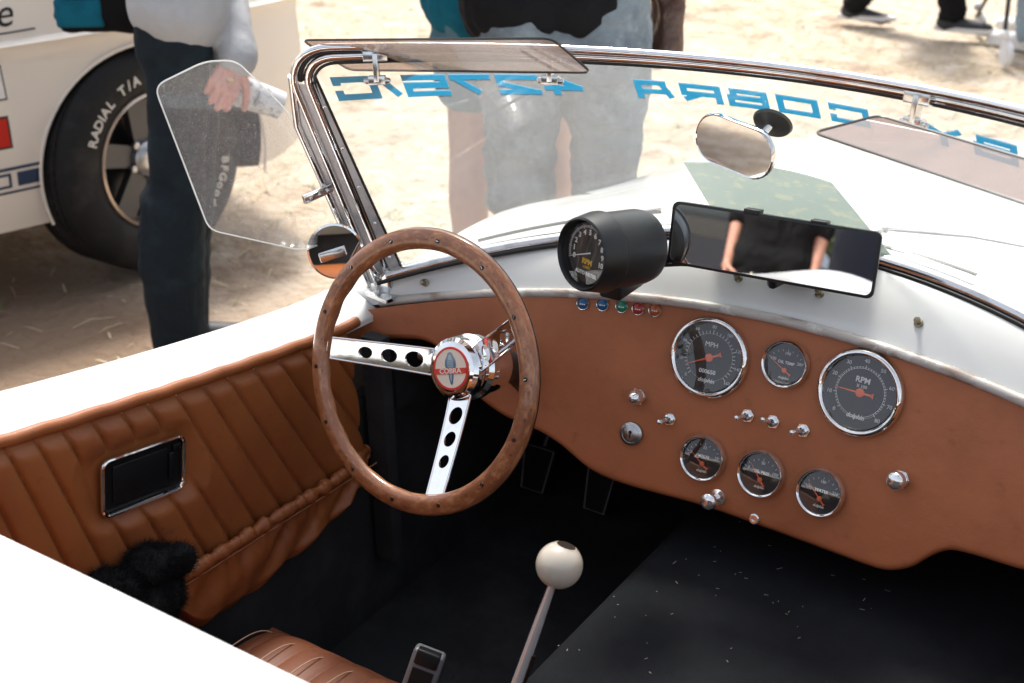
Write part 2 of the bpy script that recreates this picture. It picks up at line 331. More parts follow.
# front body: cowl, wings and bonnet
YR=[.44,.8,1.2,1.6,1.9,2.08,2.16]
ZC=[.852,.828,.785,.70,.58,.43,.36]
YF=[.20,.30,.55,.8,1.05,1.4,1.72,1.95,2.16]
ZF=[.745,.757,.757,.713,.672,.635,.59,.50,.36]
YW=[.0,.2,.6,1.1,1.5,1.85,2.08,2.16]; WW=[.715,.72,.745,.775,.765,.68,.50,.36]
def wid(y): return crm(YW,WW,y)
def ztop(u,y):
    zc=crm(YR,ZC,y); zf=crm(YF,ZF,y); a=abs(u); W=wid(y); uf=min(.57,W*.76)
    if a<uf: z=zc-(zc-zf)*(a/uf)**2-.018*math.sin(math.pi*a/uf)**2*min(1,max(0,(y-.5)/.3))
    else:
        t=(a-uf)/(W-uf); z=zf-.115*t**2.2
    return z
mb=MB(); NU=72
def fb(a,b):
    # a across, b from the cabin edge to the nose, then surface continues down the sides
    c=2*a-1; sgn=1 if c>=0 else -1; c=abs(c)
    rows=b*1.0
    if c<=.8:
        uu=c/.8  # 0..1 over the top
        u=uu*.72
        # rear curves
        def r0(u): xx=min(u,.66); return .3361-.2773*xx*xx-.004, .7701-.1892*xx*xx
        def r1(u): xx=min(u,.66); return .4422-.5219*xx*xx, .8524-.2875*xx*xx
        y0,z0=r0(u); y1,z1=r1(u)
        if u>.60: k=(u-.60)/.12; z0=z0-.0*k; z1=z1-.03*k*k; y1=max(y1,y0+.03)
        if rows<.18:
            t=rows/.18; ys=y0+(y1-y0)*t; z=z0+(z1-z0)*(1-(1-t)**2.0); return V((XC+sgn*u,ys,z))
        t=(rows-.18)/.82; y=y1+(2.16-y1)*t; W=wid(y); u2=uu*W
        zt=ztop(u2,y); k=min(1,(y-y1)/.22); k=k*k*(3-2*k); z=z1*(1-k)+zt*k if k<1 else zt
        # keep the slope leaving the cowl
        return V((XC+sgn*(u*(1-min(1,t*6))+u2*min(1,t*6)),y,z))
    t=(c-.8)/.2; q=fb(.5+sgn*.4,b); y=q.y; W=abs(q.x-XC); bul=.03*math.sin(min(1,t*1.2)*math.pi); z=q.z+(.20-q.z)*t
    return V((XC+sgn*(W+bul),y,z))
mb.grid(fb,91,70)
prt(mb,'front_body','white_paint',smooth=60)
# worn rolled edge along the top of the dash
mb=MB(); pth=[]
for i in range(61):
    xx=-.625+1.25*i/60; pth.append(V((XC+xx,.3361-.2773*xx*xx-.004,.7701-.1892*xx*xx+.003)))
mb.tube(pth,.0072,10)
prt(mb,'cockpit_edge','worn_edge',label='worn bare strip along the lip of the cowl, paint chipped away')
# doors: outer skin and top
def doorz(y): return crm([-.64,-.46,-.15,.1,.22],[.835,.80,.748,.715,.708],y)
def door(side):
    mb=MB()
    def f(a,b):
        y=-.645+.862*a; z=doorz(y); S=XC+side*0
        prof=[(.622,z-.032),(.623,z-.024),(.632,z-.016),(.652,z-.006),(.668,z+.001),(.680,z+.004),(.708,z+.003),(.728,z-.008),(.741,z-.028),(.750,z-.10),(.758,.5),(.745,.30),(.69,.22)]
        t=b*(len(prof)-1); i=min(int(t),len(prof)-2); k=t-i; p,q=prof[i],prof[i+1]
        o=0 # rear haunch widens
        return V((XC+side*(p[0]+(q[0]-p[0])*k+.012*max(0,-(y+.3))),y,p[1]+(q[1]-p[1])*k))
    mb.grid(f,40,45)
    return mb
dl=prt(door(-1),'door','white_paint',smooth=50); dr=prt(door(1),'door','white_paint',smooth=50)
# quilted trim on the doors
SEAM=[-.66,-.617,-.575,-.533,-.492,-.451,-.412,-.373,-.33,-.286,-.245,-.198,-.152,-.107,-.058,-.009,.04,.09,.14,.19,.24,.29,.34]
def bulge(y,z):
    zt=doorz(y)-.034; dz=max(0,zt-z); sl=.42+.65*(y+.2-.35*dz); sl=min(.6,max(.2,sl)); p=y-sl*dz
    for i in range(len(SEAM)-1):
        if SEAM[i]<=p<SEAM[i+1]:
            t=(p-SEAM[i])/(SEAM[i+1]-SEAM[i]); b=(.55*(math.sin(math.pi*t))**.5+.45*(1-abs(2*t-1)**9))*.0115; break
    else: b=0
    b*=min(1,(dz+.002)/.014)**.5
    # pulled in round the handle tray
    dy=(y+.275)/.085; dd=(z-(.646-.17*(y+.275)))/.05; rr=(abs(dy)**4+abs(dd)**4)**.25
    if rr<1.25: b*=max(0,(rr-.9)/.35)
    return b
def trim(side):
    mb=MB()
    def f(a,b):
        y=-.64+.775*a; zt=doorz(y)-.020; z=zt+(.43-zt)*b; bb=bulge(y,z)
        return V((XC+side*(.6235-.012*b-bb+.0),y,z))
    mb.grid(f,700,60); return mb
tl=prt(trim(-1),'door_trim','trim_leather',smooth=70,label='quilted tan leather lining of the driver side door')
tr=prt(trim(1),'door_trim','trim_leather',smooth=70)
for s_,T_ in ((-1,tl),(1,tr)):
    mb=MB(); mb.tube([V((XC+s_*.6205,y_,doorz(y_)-.0195+.0008*math.sin(y_*90))) for y_ in [-.64+.02*i for i in range(41)]],.0085,10)
    prt(mb,'piping','trim_leather',T_)
# handle tray
mb=MB(); yc,zc=-.2755,.646; TT=frame((-.2375,yc,zc),(0,1,-.17),y=(0,.17,1))
def rr(w_,h_,r_,n=6):
    P=[]
    for cx,cy,a0 in((w_-r_,h_-r_,0),(-w_+r_,h_-r_,90),(-w_+r_,-h_+r_,180),(w_-r_,-h_+r_,270)):
        for k in range(n+1): a=R(a0+90*k/n); P.append((cx+r_*math.cos(a),cy+r_*math.sin(a)))
    return P
fr=rr(.066,.037,.011)
mb.tube([V((x,y,0)) for x,y in fr],.0028,8,closed=True,T=TT)
hd=prt(mb,'door_handle','chrome',dl)
mb=MB(); inn=rr(.0655,.0365,.010); n_=len(inn)
mb.add([(x,y,.0) for x,y in inn]+[(x*.97,y*.95,-.004) for x,y in inn],[(i,(i+1)%n_,n_+(i+1)%n_,n_+i) for i in range(n_)]+[tuple(range(n_,2*n_))],0,TT)
for p_ in rr(.042,.024,.003,2)[:0]: pass
mb.box((-.004,0,-.0035),(.044,.026,.002),0,TT,.0015)
mb.box((.047,.0,-.003),(.004,.018,.003),0,TT,.001)
mb.box((.055,.024,-.002),(.006,.004,.003),0,TT,.001)
o_=mb.build('tray','black_gloss' if 'black_gloss' in MT else [mat('black_gloss',(.006,.007,.008),.4,spec=.3).name],car)
o_.parent=hd; o_.matrix_parent_inverse=WM(hd).inverted()
# map pocket with gathered elastic
def pocket():
    mb=MB(); B=[(-.33,.44),(-.30,.44),(-.275,.438),(-.25,.40),(-.22,.372),(-.14,.374),(-.034,.39),(.03,.40),(.07,.415),(.12,.435),(.155,.455)]
    def f(a,b):
        y=-.325+.478*a; zt=.487-.012*a+.003*noise.noise(V((y*60,0,0))); zb=crm([q[0] for q in B],[q[1] for q in B],y)
        z=zt+(zb-zt)*b; gath=(1-b)**2.2*.009*noise.noise(V((y*75,b*2,3)))+.014*noise.noise(V((y*26+b*2,b*1.5,1)))*(.4+b)
        ed=min(1,a*14,(1-a)*9,(1-b)*5+.0); x=-.237+.024*max(0,ed)**.6*(1-.1*b)+gath
        return V((x,y,z))
    mb.grid(f,260,26); return mb
pk=prt(pocket(),'map_pocket','trim_leather',dl,70,label='gathered tan leather pocket low on the door')
mb=MB(); n_=230; pth=[];rs=[]
for i in range(n_):
    a=i/(n_-1); y=-.325+.473*a; pth.append(V((-.214-.022*max(0,(a-.85)/.15),y,.489-.012*a+.0022*noise.noise(V((y*70,5,0))))))
    rs.append(0.0095+.0050*noise.noise(V((y*62,0,9)))+.0026*noise.noise(V((y*170,0,2))))
mb.tube(pth,rs,14,squash=(1,.85)); prt(mb,'elastic_edge','trim_leather',pk,80)
mb=MB(); mb.tube([V((-.2105,-.288+.43*i/120,.4765-.012*i/120+.0012*noise.noise(V((i*.6,5,0))))) for i in range(121)],.0011,5); prt(mb,'stitching',[mat('thread',(.34,.15,.07),.7).name],pk)
# tub: floor, firewall, walls
mb=MB()
mb.box((XC,.05,.135),(.66,.82,.015)); mb.box((XC,.80,.42),(.62,.012,.29)); mb.box((-.262,.42,.34),(.012,.40,.22)); mb.box((1.01,.42,.34),(.012,.40,.22))
mb.box((-.262,-.25,.30),(.014,.42,.16)); mb.box((1.010,-.25,.30),(.014,.42,.16)); mb.box((XC,-.672,.46),(.62,.012,.33))
mb.box((-.245,.40,.60),(.01,.17,.09)); mb.box((.995,.40,.60),(.01,.17,.09))
mb.box((-.22,.17,.47),(.018,.012,.2))
prt(mb,'cabin_tub','carpet',smooth=0,label='black carpeted floor and firewall under the dash')
mb=MB(); mb.prism([(-.152,0),(-.150,.235),(-.146,.252),(-.137,.263),(-.122,.270),(.47,.270),(.48,.262),(.48,0)],-1.32,0,T=frame((XC,-.65,.15),(1,0,0),y=(0,0,1)))
prt(mb,'transmission_tunnel','carpet_dusty',label='dusty dark carpet over the centre tunnel')
mb=MB()
for i in range(110):
    x=random.uniform(.235,.56); y=random.uniform(-.3,.5); a=random.uniform(0,6.3); L=random.uniform(.0006,.0025)*(2 if random.random()<.12 else 1); z=.4212+random.uniform(0,.0006)
    d=V((math.cos(a)*L,math.sin(a)*L,0)); e=V((-d.y,d.x,0)).normalized()*.0004; mb.add([V((x,y,z))-d-e,V((x,y,z))+d-e,V((x,y,z))+d+e,V((x,y,z))-d+e],[(0,1,2,3)])
tag(mb.build('carpet_lint','lint',smooth=0),'pale specks and chaff on the dark tunnel carpet','lint',kind='stuff')
# pedals
for (x,y,z,wd,n_) in((-.21,.60,.222,.034,4),(-.072,.60,.222,.030,4)):
    mb=MB(); T_=frame((x,y,z),(1,0,0),y=(0,.35,.94)); 
    mb.prism([(-wd*.75,-.045),(wd*.75,-.045),(wd,.045),(-wd,.045)],-.006,.004,T=T_)
    mb.tube([T_@V(q) for q in((-wd*.7,-.042,.005),(wd*.7,-.042,.005),(wd*.95,.042,.005),(-wd*.95,.042,.005))],.0016,6,1,closed=True)
    for k in(-1,0,1): mb.box((k*wd*.4,0,.004),(.0012,.034,.0015),0,T_)
    mb.tube([T_@V((0,.02,-.006)),T_@V((0,.09,-.03)),T_@V((0,.25,-.02))],.009,10)
    prt(mb,'pedal',['black_plastic','pedal_trim'])
# driver's seat
def cushion(x0,x1,y0,y1,zt,h):
    mb=MB()
    def f(a,b):
        x=x0+(x1-x0)*a; y=y0+(y1-y0)*b; u=2*a-1; v_=2*b-1
        e=(abs(u)**9+abs(v_)**7); z=zt-h*min(1,e)*.5
        k=(a*7)%1; z+=.005*(math.sin(math.pi*k))**.5*min(1,(1-b)*12,a*10,(1-a)*10)
        return V((x,y,z))
    mb.grid(f,150,60)
    mb.grid(lambda a,b:(lambda t:V((((x0+x1)/2+(x1-x0)/2*max(-1,min(1,1.414*math.cos(t)))),((y0+y1)/2+(y1-y0)/2*max(-1,min(1,1.414*math.sin(t)))),zt-h*.5-h*b)))(2*math.pi*a),64,4,0,True)
    return mb
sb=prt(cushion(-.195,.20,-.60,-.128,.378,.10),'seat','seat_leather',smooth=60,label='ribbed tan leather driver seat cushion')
mb=MB(); 
for k in range(1,7):
    x=-.205+.37*k/7; mb.tube([V((x,y,.3905-.05*abs(2*(y+.60)/.445-1)**9)) for y in [-.58+.01*i for i in range(43)]],.0009,5)
prt(mb,'stitching','thread_light',sb)
for x in(-.02,):
    mb=MB(); mb.box((x,-.625,.55),(.18,.04,.19),bev=.03); prt(mb,'seat_back','trim_leather')
# belt buckle beside the tunnel
mb=MB(); T_=frame((.112,-.178,.388),(.93,.36,-.3),y=(.32,.45,.75))@M.Scale(1.3,4); mb.box((0,0,0),(.016,.045,.009),0,T_,.004); mb.box((0,.038,.006),(.012,.008,.006),1,T_,.002); mb.box((0,.0,.0095),(.011,.026,.001),1,T_)
prt(mb,'belt_buckle',[mat('buckle_grey',(.24,.25,.26),.35,.3).name,'black_plastic'],label='grey belt latch standing between seat and tunnel')
# shifter
mb=MB(); A=V((.292,-.285,.42)); K=V((.331,-.183,.668)); D=(K-A).normalized()
mb.tube([A,A+D*.10,A+D*.20,K-D*.015],[.0078,.0070,.0056,.0040],16); mb.tube([A+V((.006,.002,0)),A+D*.16+V((.007,.002,0))],.003,6,1)
sh=prt(mb,'shifter',['shift_metal','rivet_dark'])
mb=MB(); T_=frame(K,(1,.2,0),z=D); r_=.0262
mb.lathe([(0,-.021),(.007,-.0245),(.013,-.0228),(.0165,-.0204),(.0172,-.0192)]+[(r_*math.sin(a),-r_*math.cos(a)) for a in [R(45+q*5) for q in range(0,23)]]+[(.0128,.0232),(.011,.0236),(0,.0236)],40,0,T_)
mb.lathe([(0,.0243),(.0108,.0241),(.0112,.0234)],30,1,T_)
prt(mb,'gear_knob',['ivory','rivet_dark'],sh,50)
mb=MB(); mb.lathe([(.062,0),(.058,.006),(.03,.022),(.018,.04),(.011,.045)],28,T=M.Translation((.285,-.30,.42))); prt(mb,'shifter_boot','rubber')
# ---- dashboard
BOT=[(-.300,.640),(-.20,.655),(-.156,.652),(-.12,.625),(-.082,.590),(-.031,.563),(.035,.547),(.069,.534),(.114,.511),(.150,.502),(.20,.4985),(.296,.499),(.40,.4955),(.491,.494),(.548,.4945),(.572,.4985),(.599,.513),(.621,.536),(.640,.5505),(.663,.556),(.736,.564),(.85,.59),(.95,.62),(1.045,.645)]
bx=[q[0] for q in BOT]; bz=[q[1]-.005 for q in BOT]
mb=MB()
def df(a,b):
    x=-.298+1.342*a; zt=dashz(x)-.001; zb=crm(bx,bz,x)
    if b<.84: t=b/.84; z=zt+(zb+.012-zt)*t; return V((x,dashy(x,z),z))
    t=(b-.84)/.16; th=t*math.pi*.8; z=zb+.012-.012*math.sin(th); y=dashy(x,zb+.012)+.014*(1-math.cos(th)); return V((x,y,z))
mb.grid(df,260,60)
dash=prt(mb,'dashboard','dash_leather',smooth=60,label='tan leather covered dashboard with rolled lower edge')
def gauge(x,z,Rr,kind,needle,lab):
    T_=dashT(x,z); mb=MB()
    mb.lathe([(Rr*1.0,0),(Rr*1.015,.004),(Rr*.99,.009),(Rr*.93,.0125),(Rr*.87,.0115),(Rr*.845,.008),(Rr*.835,.002)],64)
    gz_=mb.build('gauge','chrome',dash,70,T_); gz_['label']=lab
    r=Rr*.84
    def sp(mb_,name,mats,sm=0): o=mb_.build(name,mats,None,sm,T_); o.parent=gz_; o.matrix_parent_inverse=WM(gz_).inverted(); return o
    mb=MB(); mb.lathe([(0,.0022),(r,.0022)],48); sp(mb,'dial','dial_black')
    mb=MB(); I=M.Identity(4)
    def tick(a,r0,r1,wd): 
        q=M.Rotation(a,4,'Z'); mb.box(((r0+r1)/2,0,.0027),((r1-r0)/2,wd,.0002),0,q)
    def num(s_,a,rr_,size): mb_T=M.Translation((rr_*math.cos(a),rr_*math.sin(a),.0025)); text(mb,s_,size,mb_T)
    if kind=='speed':
        for i in range(33): a=R(225-270*i/32); tick(a,r*.70,r*(.78 if i%4 else .82),r*.008)
        for i in range(9): a=R(225-270*i/8); num(str(i*20),a,r*.90,r*.13)
        mb.lathe([(r*.695,.0028),(r*.70,.0028)],48); text(mb,'MPH',r*.2,M.Translation((0,r*.38,.0025)))
        text(mb,'000650',r*.17,M.Translation((0,-r*.42,.0028)),bold=.0002); text(mb,'dolphin',r*.17,M.Translation((0,-r*.68,.0025)),shear=.25,bold=.0002)
    elif kind=='tach':
        for i in range(41): a=R(225-270*i/40); tick(a,r*.66,r*(.70 if i%5 else .75),r*.008)
        for i in range(9): a=R(225-270*i/8); num(str(i*10),a,r*.87,r*.15)
        mb.lathe([(r*.655,.0028),(r*.665,.0028)],48); mb.lathe([(r*.70,.0028),(r*.706,.0028)],48); text(mb,'RPM',r*.22,M.Translation((0,r*.34,.0025)),bold=.0002); text(mb,'X 100',r*.12,M.Translation((0,r*.17,.0025)))
        text(mb,'dolphin',r*.17,M.Translation((0,-r*.66,.0025)),shear=.25,bold=.0002)
    else:
        lo,hi=kind[1],kind[2]
        for i in range(9): a=R(150-120*i/8); q=V((0,-r*.35,0)); mb.box((0,0,0),(r*(.05 if i%4 else .08),r*.010,.0002),0,M.Translation((r*.98*math.cos(a),-r*.32+r*.98*math.sin(a),.0027))@M.Rotation(a,4,'Z'))
        for s_,a in((lo,R(148)),(kind[3],R(90)),(hi,R(32))): text(mb,s_,r*.2,M.Translation((r*.80*math.cos(a),-r*.30+r*.80*math.sin(a),.0025)))
        text(mb,kind[0],r*.2,M.Translation((0,r*.05,.0025)),bold=.0001); text(mb,'dolphin',r*.18,M.Translation((0,-r*.70,.0025)),shear=.25,bold=.0001)
    sp(mb,'dial_markings','dial_white')
    mb=MB(); c=(0,0) if kind in('speed','tach') else (0,-r*.32); L=r*(.72 if kind in('speed','tach') else .95); Tn=M.Translation((c[0],c[1],.0042))@M.Rotation(R(needle),4,'Z')
    mb.prism([(-r*.35,-r*.03),(-r*.35,r*.03),(0,r*.03),(L,r*.006),(L,-r*.006),(0,-r*.03)],0,.0006,T=Tn); mb.prism([(-r*.38,-r*.08),(-r*.30,-r*.03),(-r*.30,r*.03),(-r*.38,r*.08)],0,.0006,T=Tn); mb.lathe([(r*.12,-.0015),(r*.12,.0012),(r*.08,.0018),(0,.0019)],20,T=Tn); sp(mb,'needle','needle_orange')
    mb=MB(); mb.lathe([(r*1.0,.0078),(r*.75,.0086),(r*.4,.009),(0,.0092)],48); mb.v=[M.Rotation(R(-6.5),4,'X')@p for p in mb.v]; sp(mb,'glass','gauge_glass',80)
gauge(.2705,.702,.0575,'speed',205,'large speedometer nearest the steering wheel')
gauge(.3800,.7175,.0335,('OIL TEMP','100','280','190'),150,'small upper gauge between speedometer and tachometer')
gauge(.4880,.7065,.0585,'tach',180,'large round rev counter, rightmost on the dash')
gauge(.2885,.567,.0335,('VOLTS','8','18','13'),143,'lower left small round gauge')
gauge(.3757,.568,.0338,('OIL PRES','0','100','50'),130,'middle small round gauge of the lower row')
gauge(.4632,.568,.0338,('WATER','100','250','180'),137,'lower right small round gauge')
for (x,z,mt,lb) in((.069,.7475,'lamp_blue','blue'),(.099,.7505,'lamp_blue','blue'),(.128,.7525,'lamp_green','green'),(.153,.7535,'lamp_red','red'),(.178,.7555,'lamp_amber','amber')):
    T_=dashT(x,z-.0055,0); mb=MB(); mb.lathe([(.0098,0),(.0102,.002),(.0092,.0035),(.0082,.0028),(.0080,.001)],28,0); mb.lathe([(.0082,.001),(.006,.0026),(0,.0032)],24,1)
    for k in(-1,0,1): mb.box((k*.003,-.001,.0034),(.001,.0008,.0002),2)
    o=mb.build('indicator_lamp',['chrome',mt,'dial_white'],dash,60,T_); o['label']='small %s tell-tale lamp'%lb
# toggles
for (x,z,ang) in((.2283,.607,-28),(.3400,.638,-22),(.3775,.639,28),(.4215,.639,-22)):
    T_=dashT(x,z); mb=MB(); hx=[(.0098*math.cos(R(60*k+10)),.0098*math.sin(R(60*k+10))) for k in range(6)]
    mb.prism(hx,0,.003); mb.lathe([(.0068,.003),(.0068,.0075),(.0045,.0085)],20); a=R(ang); dv=V((-.55,math.sin(a)*.5,1)).normalized(); mb.caps((0,0,.006),V((0,0,.006))+dv*.017,.0022,.0038,12)
    mb.build('toggle_switch','knob_metal',dash,50,T_)
def knob(x,z,prof,lab,hexr=.011,post=0,name='pull_knob',mats='knob_metal'):
    T_=dashT(x,z); mb=MB(); 
    if hexr: mb.prism([(hexr*math.cos(R(60*k)),hexr*math.sin(R(60*k))) for k in range(6)],0,.004)
    mb.lathe(prof,32); o=mb.build(name,mats,dash,50,T_); o['label']=lab; return o,T_
knob(.176,.628,[(.0095,.004),(.0095,.009),(.0115,.010),(.0115,.014),(.008,.022),(.004,.026),(0,.0265)],'cone shaped chrome push button above the ignition',.0125,name='push_button')
ki,T_=knob(.176,.575,[(.0165,0),(.0175,.002),(.017,.006),(.013,.008),(.0125,.0075),(.011,.009),(0,.009)],'round ignition lock with keyhole',0,name='ignition_lock',mats='brushed_steel')
mb=MB(); mb.prism([(-.0012,-.006),(.0012,-.006),(.0012,.003),(-.0012,.003)],.0092,.0096); mb.lathe([(0,.0096),(.0026,.0096),(.0026,.0092)],16,T=M.Translation((0,.003,0))); o=mb.build('keyhole','rivet_dark',None,0,T_); o.parent=ki; o.matrix_parent_inverse=WM(ki).inverted()
knob(.3195,.519,[(.0115,0),(.0115,.003),(.005,.004),(.005,.029),(.0108,.030),(.0115,.032),(.0115,.037),(.0105,.0392),(.007,.0408),(0,.0418)],'flat round chrome pull below the lower gauges',0)
knob(.5635,.617,[(.0105,.004),(.0105,.007),(.0085,.008),(.0085,.012),(.0118,.013),(.0118,.021),(.0105,.0235),(.007,.0252),(0,.0262)],'round chrome pull, rightmost on the dash',.0125)
knob(.378,.505,[(.0075,0),(.0075,.003),(.006,.0035),(.006,.005),(.003,.005),(.0028,.003),(0,.003)],'tiny round jack near the lower edge',0,name='jack_socket')
# cabin-side braces hidden in the dark, steering column
Wc=V((0,0,.74)); e1=V((.99883,-.0484,0)); nn=V((-.046,-.948,.3149)).normalized(); e2=nn.cross(e1); e2=e2 if e2.z>0 else -e2
WT=frame(Wc,e1,z=nn)
mb=MB(); mb.tube([Wc-nn*.14,Wc-nn*.175,V((.0,.22,.655)),V((.0,.33,.535)),V((.0,.70,.30))],[.03,.026,.022,.020,.020],20)
cl=prt(mb,'steering_column','black_plastic')
mb=MB(); L0=Wc-nn*.15-e2*.01; L1=L0-e1*.075-e2*.004; mb.caps(L0,L1,.003,.003,8); mb.tube([L1,L1-e1*.012,L1-e1*.042],[.004,.0068,.0095],14); 
prt(mb,'turn_signal_lever','brushed_steel',cl)
# ---- steering wheel (local: x right, y up, z to the driver)
def swp(mb,prof_fn,Rm,n=160,mi=0): pass
mb=MB(); Rm=.1755
def rim(a,b):
    th=2*math.pi*a; ph=2*math.pi*b; fin=.0008*math.cos(th*18)*max(0,-math.sin(ph)) ; rr_=.0142; x=Rm+rr_*math.cos(ph)*(1+.0)+0; z=.0105*math.sin(ph)+fin
    if math.sin(ph)<-.2: # finger scallops on the back
        z-=.0010*math.cos(th*24)
    return V((x*math.cos(th),x*math.sin(th),z))
mb.grid(rim,240,25,0,True)
sw=mb.build('steering_wheel','wood',car,60,WT); sw['label']='wood rimmed three spoke steering wheel with chrome hub'
def swp_(mb,name,mats,sm=50,lab=None):
    o=mb.build(name,mats,None,sm,WT); o.parent=sw; o.matrix_parent_inverse=WM(sw).inverted()
    if lab:o['label']=lab
mb=MB(); mb.grid(lambda a,b:V(((Rm+.0146)*math.cos(2*math.pi*a),(Rm+.0146)*math.sin(2*math.pi*a),-.003+.0016*(b-.5)*2)) if 0 else V(((Rm+.01425+.0005*math.sin(math.pi*b))*math.cos(2*math.pi*a),(Rm+.01425+.0005*math.sin(math.pi*b))*math.sin(2*math.pi*a),-.0015+.0028*(b-.5))),200,5,0,True); swp_(mb,'rim_band','rivet_dark')
for k in range(14):
    th=R(12+360*k/14); mb=MB(); mb.lathe([(0,.0006),(.0026,.0006),(.0032,-.0004),(.0032,-.002)],16,T=M.Translation(((Rm)*math.cos(th),(Rm)*math.sin(th),.0106))); 
    mb.box((0,0,.0009),(.002,.0004,.0003),1,M.Translation(((Rm)*math.cos(th),(Rm)*math.sin(th),.0106))@M.Rotation(th*2,4,'Z'))
    swp_(mb,'rivet',['rivet_dark','chrome'])
def spoke(ang):
    # flat dished plate with three holes growing towards the hub
    Rz=M.Rotation(R(ang),4,'Z'); bm=bmesh.new(); L0,L1=.030,.1655; hw0,hw1=.0185,.0145
    def zz(x): t=max(0,(x-L0)/(L1-L0)); return -.088+.084*t**1.1
    # outline + holes via triangle fill
    def loop(pts): vs=[bm.verts.new((x,y,0)) for x,y in pts]; return [bm.edges.new((vs[i],vs[(i+1)%len(vs)])) for i in range(len(vs))]
    out=[]; N_=24
    for i in range(N_+1): t=i/N_; out.append((L0+(L1-L0)*t,-(hw0+(hw1-hw0)*t)))
    for i in range(N_,-1,-1): t=i/N_; out.append((L0+(L1-L0)*t,(hw0+(hw1-hw0)*t)))
    E=loop(out)
    for cx,r_ in((.064,.0112),(.094,.0096),(.122,.0082)): E+=loop([(cx+r_*math.cos(2*math.pi*k/24),r_*math.sin(2*math.pi*k/24)) for k in range(24)])
    bmesh.ops.triangle_fill(bm,edges=E,use_beauty=True)
    r=bmesh.ops.extrude_face_region(bm,geom=bm.faces[:]); top=[q for q in r['geom'] if isinstance(q,bmesh.types.BMVert)]
    for q in top: q.co.z+=.0032
    for q in bm.verts: q.co.z+=zz(q.co.x)
    bm.verts.index_update(); mb=MB(); mb.add([q.co.copy() for q in bm.verts],[[q.index for q in f.verts] for f in bm.faces],0,Rz); bm.free()
    mb.box((.168,0,.0),(.006,.0155,.0045),0,Rz,.001)
    # rolled borders
    for sg in(-1,1): mb.tube([Rz@V((L0+(L1-L0)*t,sg*(hw0+(hw1-hw0)*t),zz(L0+(L1-L0)*t)+.0030)) for t in [i/16 for i in range(17)]],.0014,6,cap=True)
    swp_(mb,'spoke','chrome',35)
for a in(183,34,-70): spoke(a)
mb=MB(); mb.lathe([(.030,-.165),(.038,-.16),(.041,-.145),(.0415,-.122),(.046,-.117),(.046,-.106),(.041,-.100),(.0405,-.094),(.0435,-.089),(.044,-.083),(.042,-.075),(.037,-.070),(.031,-.0685),(0,-.0685)],56); swp_(mb,'hub','chrome',30)
# badge
zb=-.0684; mb=MB(); mb.lathe([(.0300,zb),(.0296,zb+.0012),(.0265,zb+.0014)],48,0); mb.lathe([(.0267,zb+.0010),(0,zb+.0010)],48,1)
def poly(P,z,mi,h=.0003): mb.prism(P,zb+z,zb+z+h,mi)
def wob(f_,n=24): return [f_(i/n) for i in range(n)]
hood=[(0,.0225),(.003,.0215),(.0055,.017),(.0088,.011),(.0095,.005),(.008,.0),(.0045,-.007),(.0035,-.014),(.002,-.0205),(0,-.0225),(-.002,-.0205),(-.0035,-.014),(-.0045,-.007),(-.008,.0),(-.0095,.005),(-.0088,.011),(-.0055,.017),(-.003,.0215)]
poly(hood,.0011,2); poly([(x*.55,y*.82+.001) for x,y in hood],.0015,3)
for k in range(5): poly([(-.005+.0004*k,.011-.003*k),(.005-.0004*k,.011-.003*k),(.005-.0004*k,.0104-.003*k),(-.005+.0004*k,.0104-.003*k)],.0019,2,.0002)
mb.prism([(-.0268,-.0072),(.0268,-.0072),(.0268,.0005),(-.0268,.0005)],zb+.0020,zb+.0026,0)
text(mb,'COBRA',.0098,M.Translation((0,-.00335,zb+.0028)),1,.0002,sx=1.12,bold=.00025)
mb.v=[M.Rotation(R(17),4,'Z')@p for p in mb.v]
swp_(mb,'hub_badge',['badge_red','badge_cream','badge_blue','badge_pale'],30,'round red and cream emblem with a snake and the word on a red band')
# ------------------------------------------------------------------ rear body
YD=[-1.97,-1.9,-1.7,-1.3,-.9,-.61]; ZD=[.42,.52,.70,.815,.848,.854]; ZRF=[.38,.48,.64,.79,.825,.822]; WD=[.45,.60,.76,.82,.79,.742]
def rb(a,b):
    c=2*a-1; sgn=1 if c>=0 else -1; c=abs(c); y=-.612-1.358*b; W=crm(YD,WD,y); zc=crm(YD,ZD,y); zf=crm(YD,ZRF,y)
    def zz(u): 
        uf=W*.76
        return zc-(zc-zf)*(u/uf)**2 if u<uf else zf-.13*((u-uf)/(W-uf))**2.2
    if c<=.8: u=c/.8*W; z=zz(u)
    else: t=(c-.8)/.2; u=W+.03*math.sin(min(1,t*1.2)*math.pi); z=zz(W)+(.20-zz(W))*t
    if b<.006: z=z-(.03 if c<=.8 else 0)
    z+=.060*math.exp(-((XC+sgn*u-.14)/.17)**2-((y+1.10)/.23)**2)
    return V((XC+sgn*u,y+(.004 if 0<b<.03 else 0)-.014*max(0,1-b/.25)*max(0,1-(min(u,.45)/.40)**2),z-(.006*(1-b/.03)**2 if b<.03 else 0)))
mb=MB(); mb.grid(lambda a,b:rb(a,0 if b==0 else (b**1.3*.99+.0065)),81,60); prt(mb,'rear_body','white_paint',smooth=60)
for i,(x,y) in enumerate(((.0,-.86),(.14,-.88),(.28,-.88),(.5,-.72),(.62,-.72),(.75,-.74),(-.14,-.84))):
    b=(-.612-y)/1.358; z=crm(YD,ZD,y)-(crm(YD,ZD,y)-crm(YD,ZRF,y))*((x-XC)/.57)**2
    mb=MB(); mb.lathe([(.006,0),(.006,.002),(.003,.003),(.0032,.010),(.0048,.012),(.0035,.015),(0,.016)],16,T=M.Translation((x,y,z))); prt(mb,'snap_stud','dull_brass')
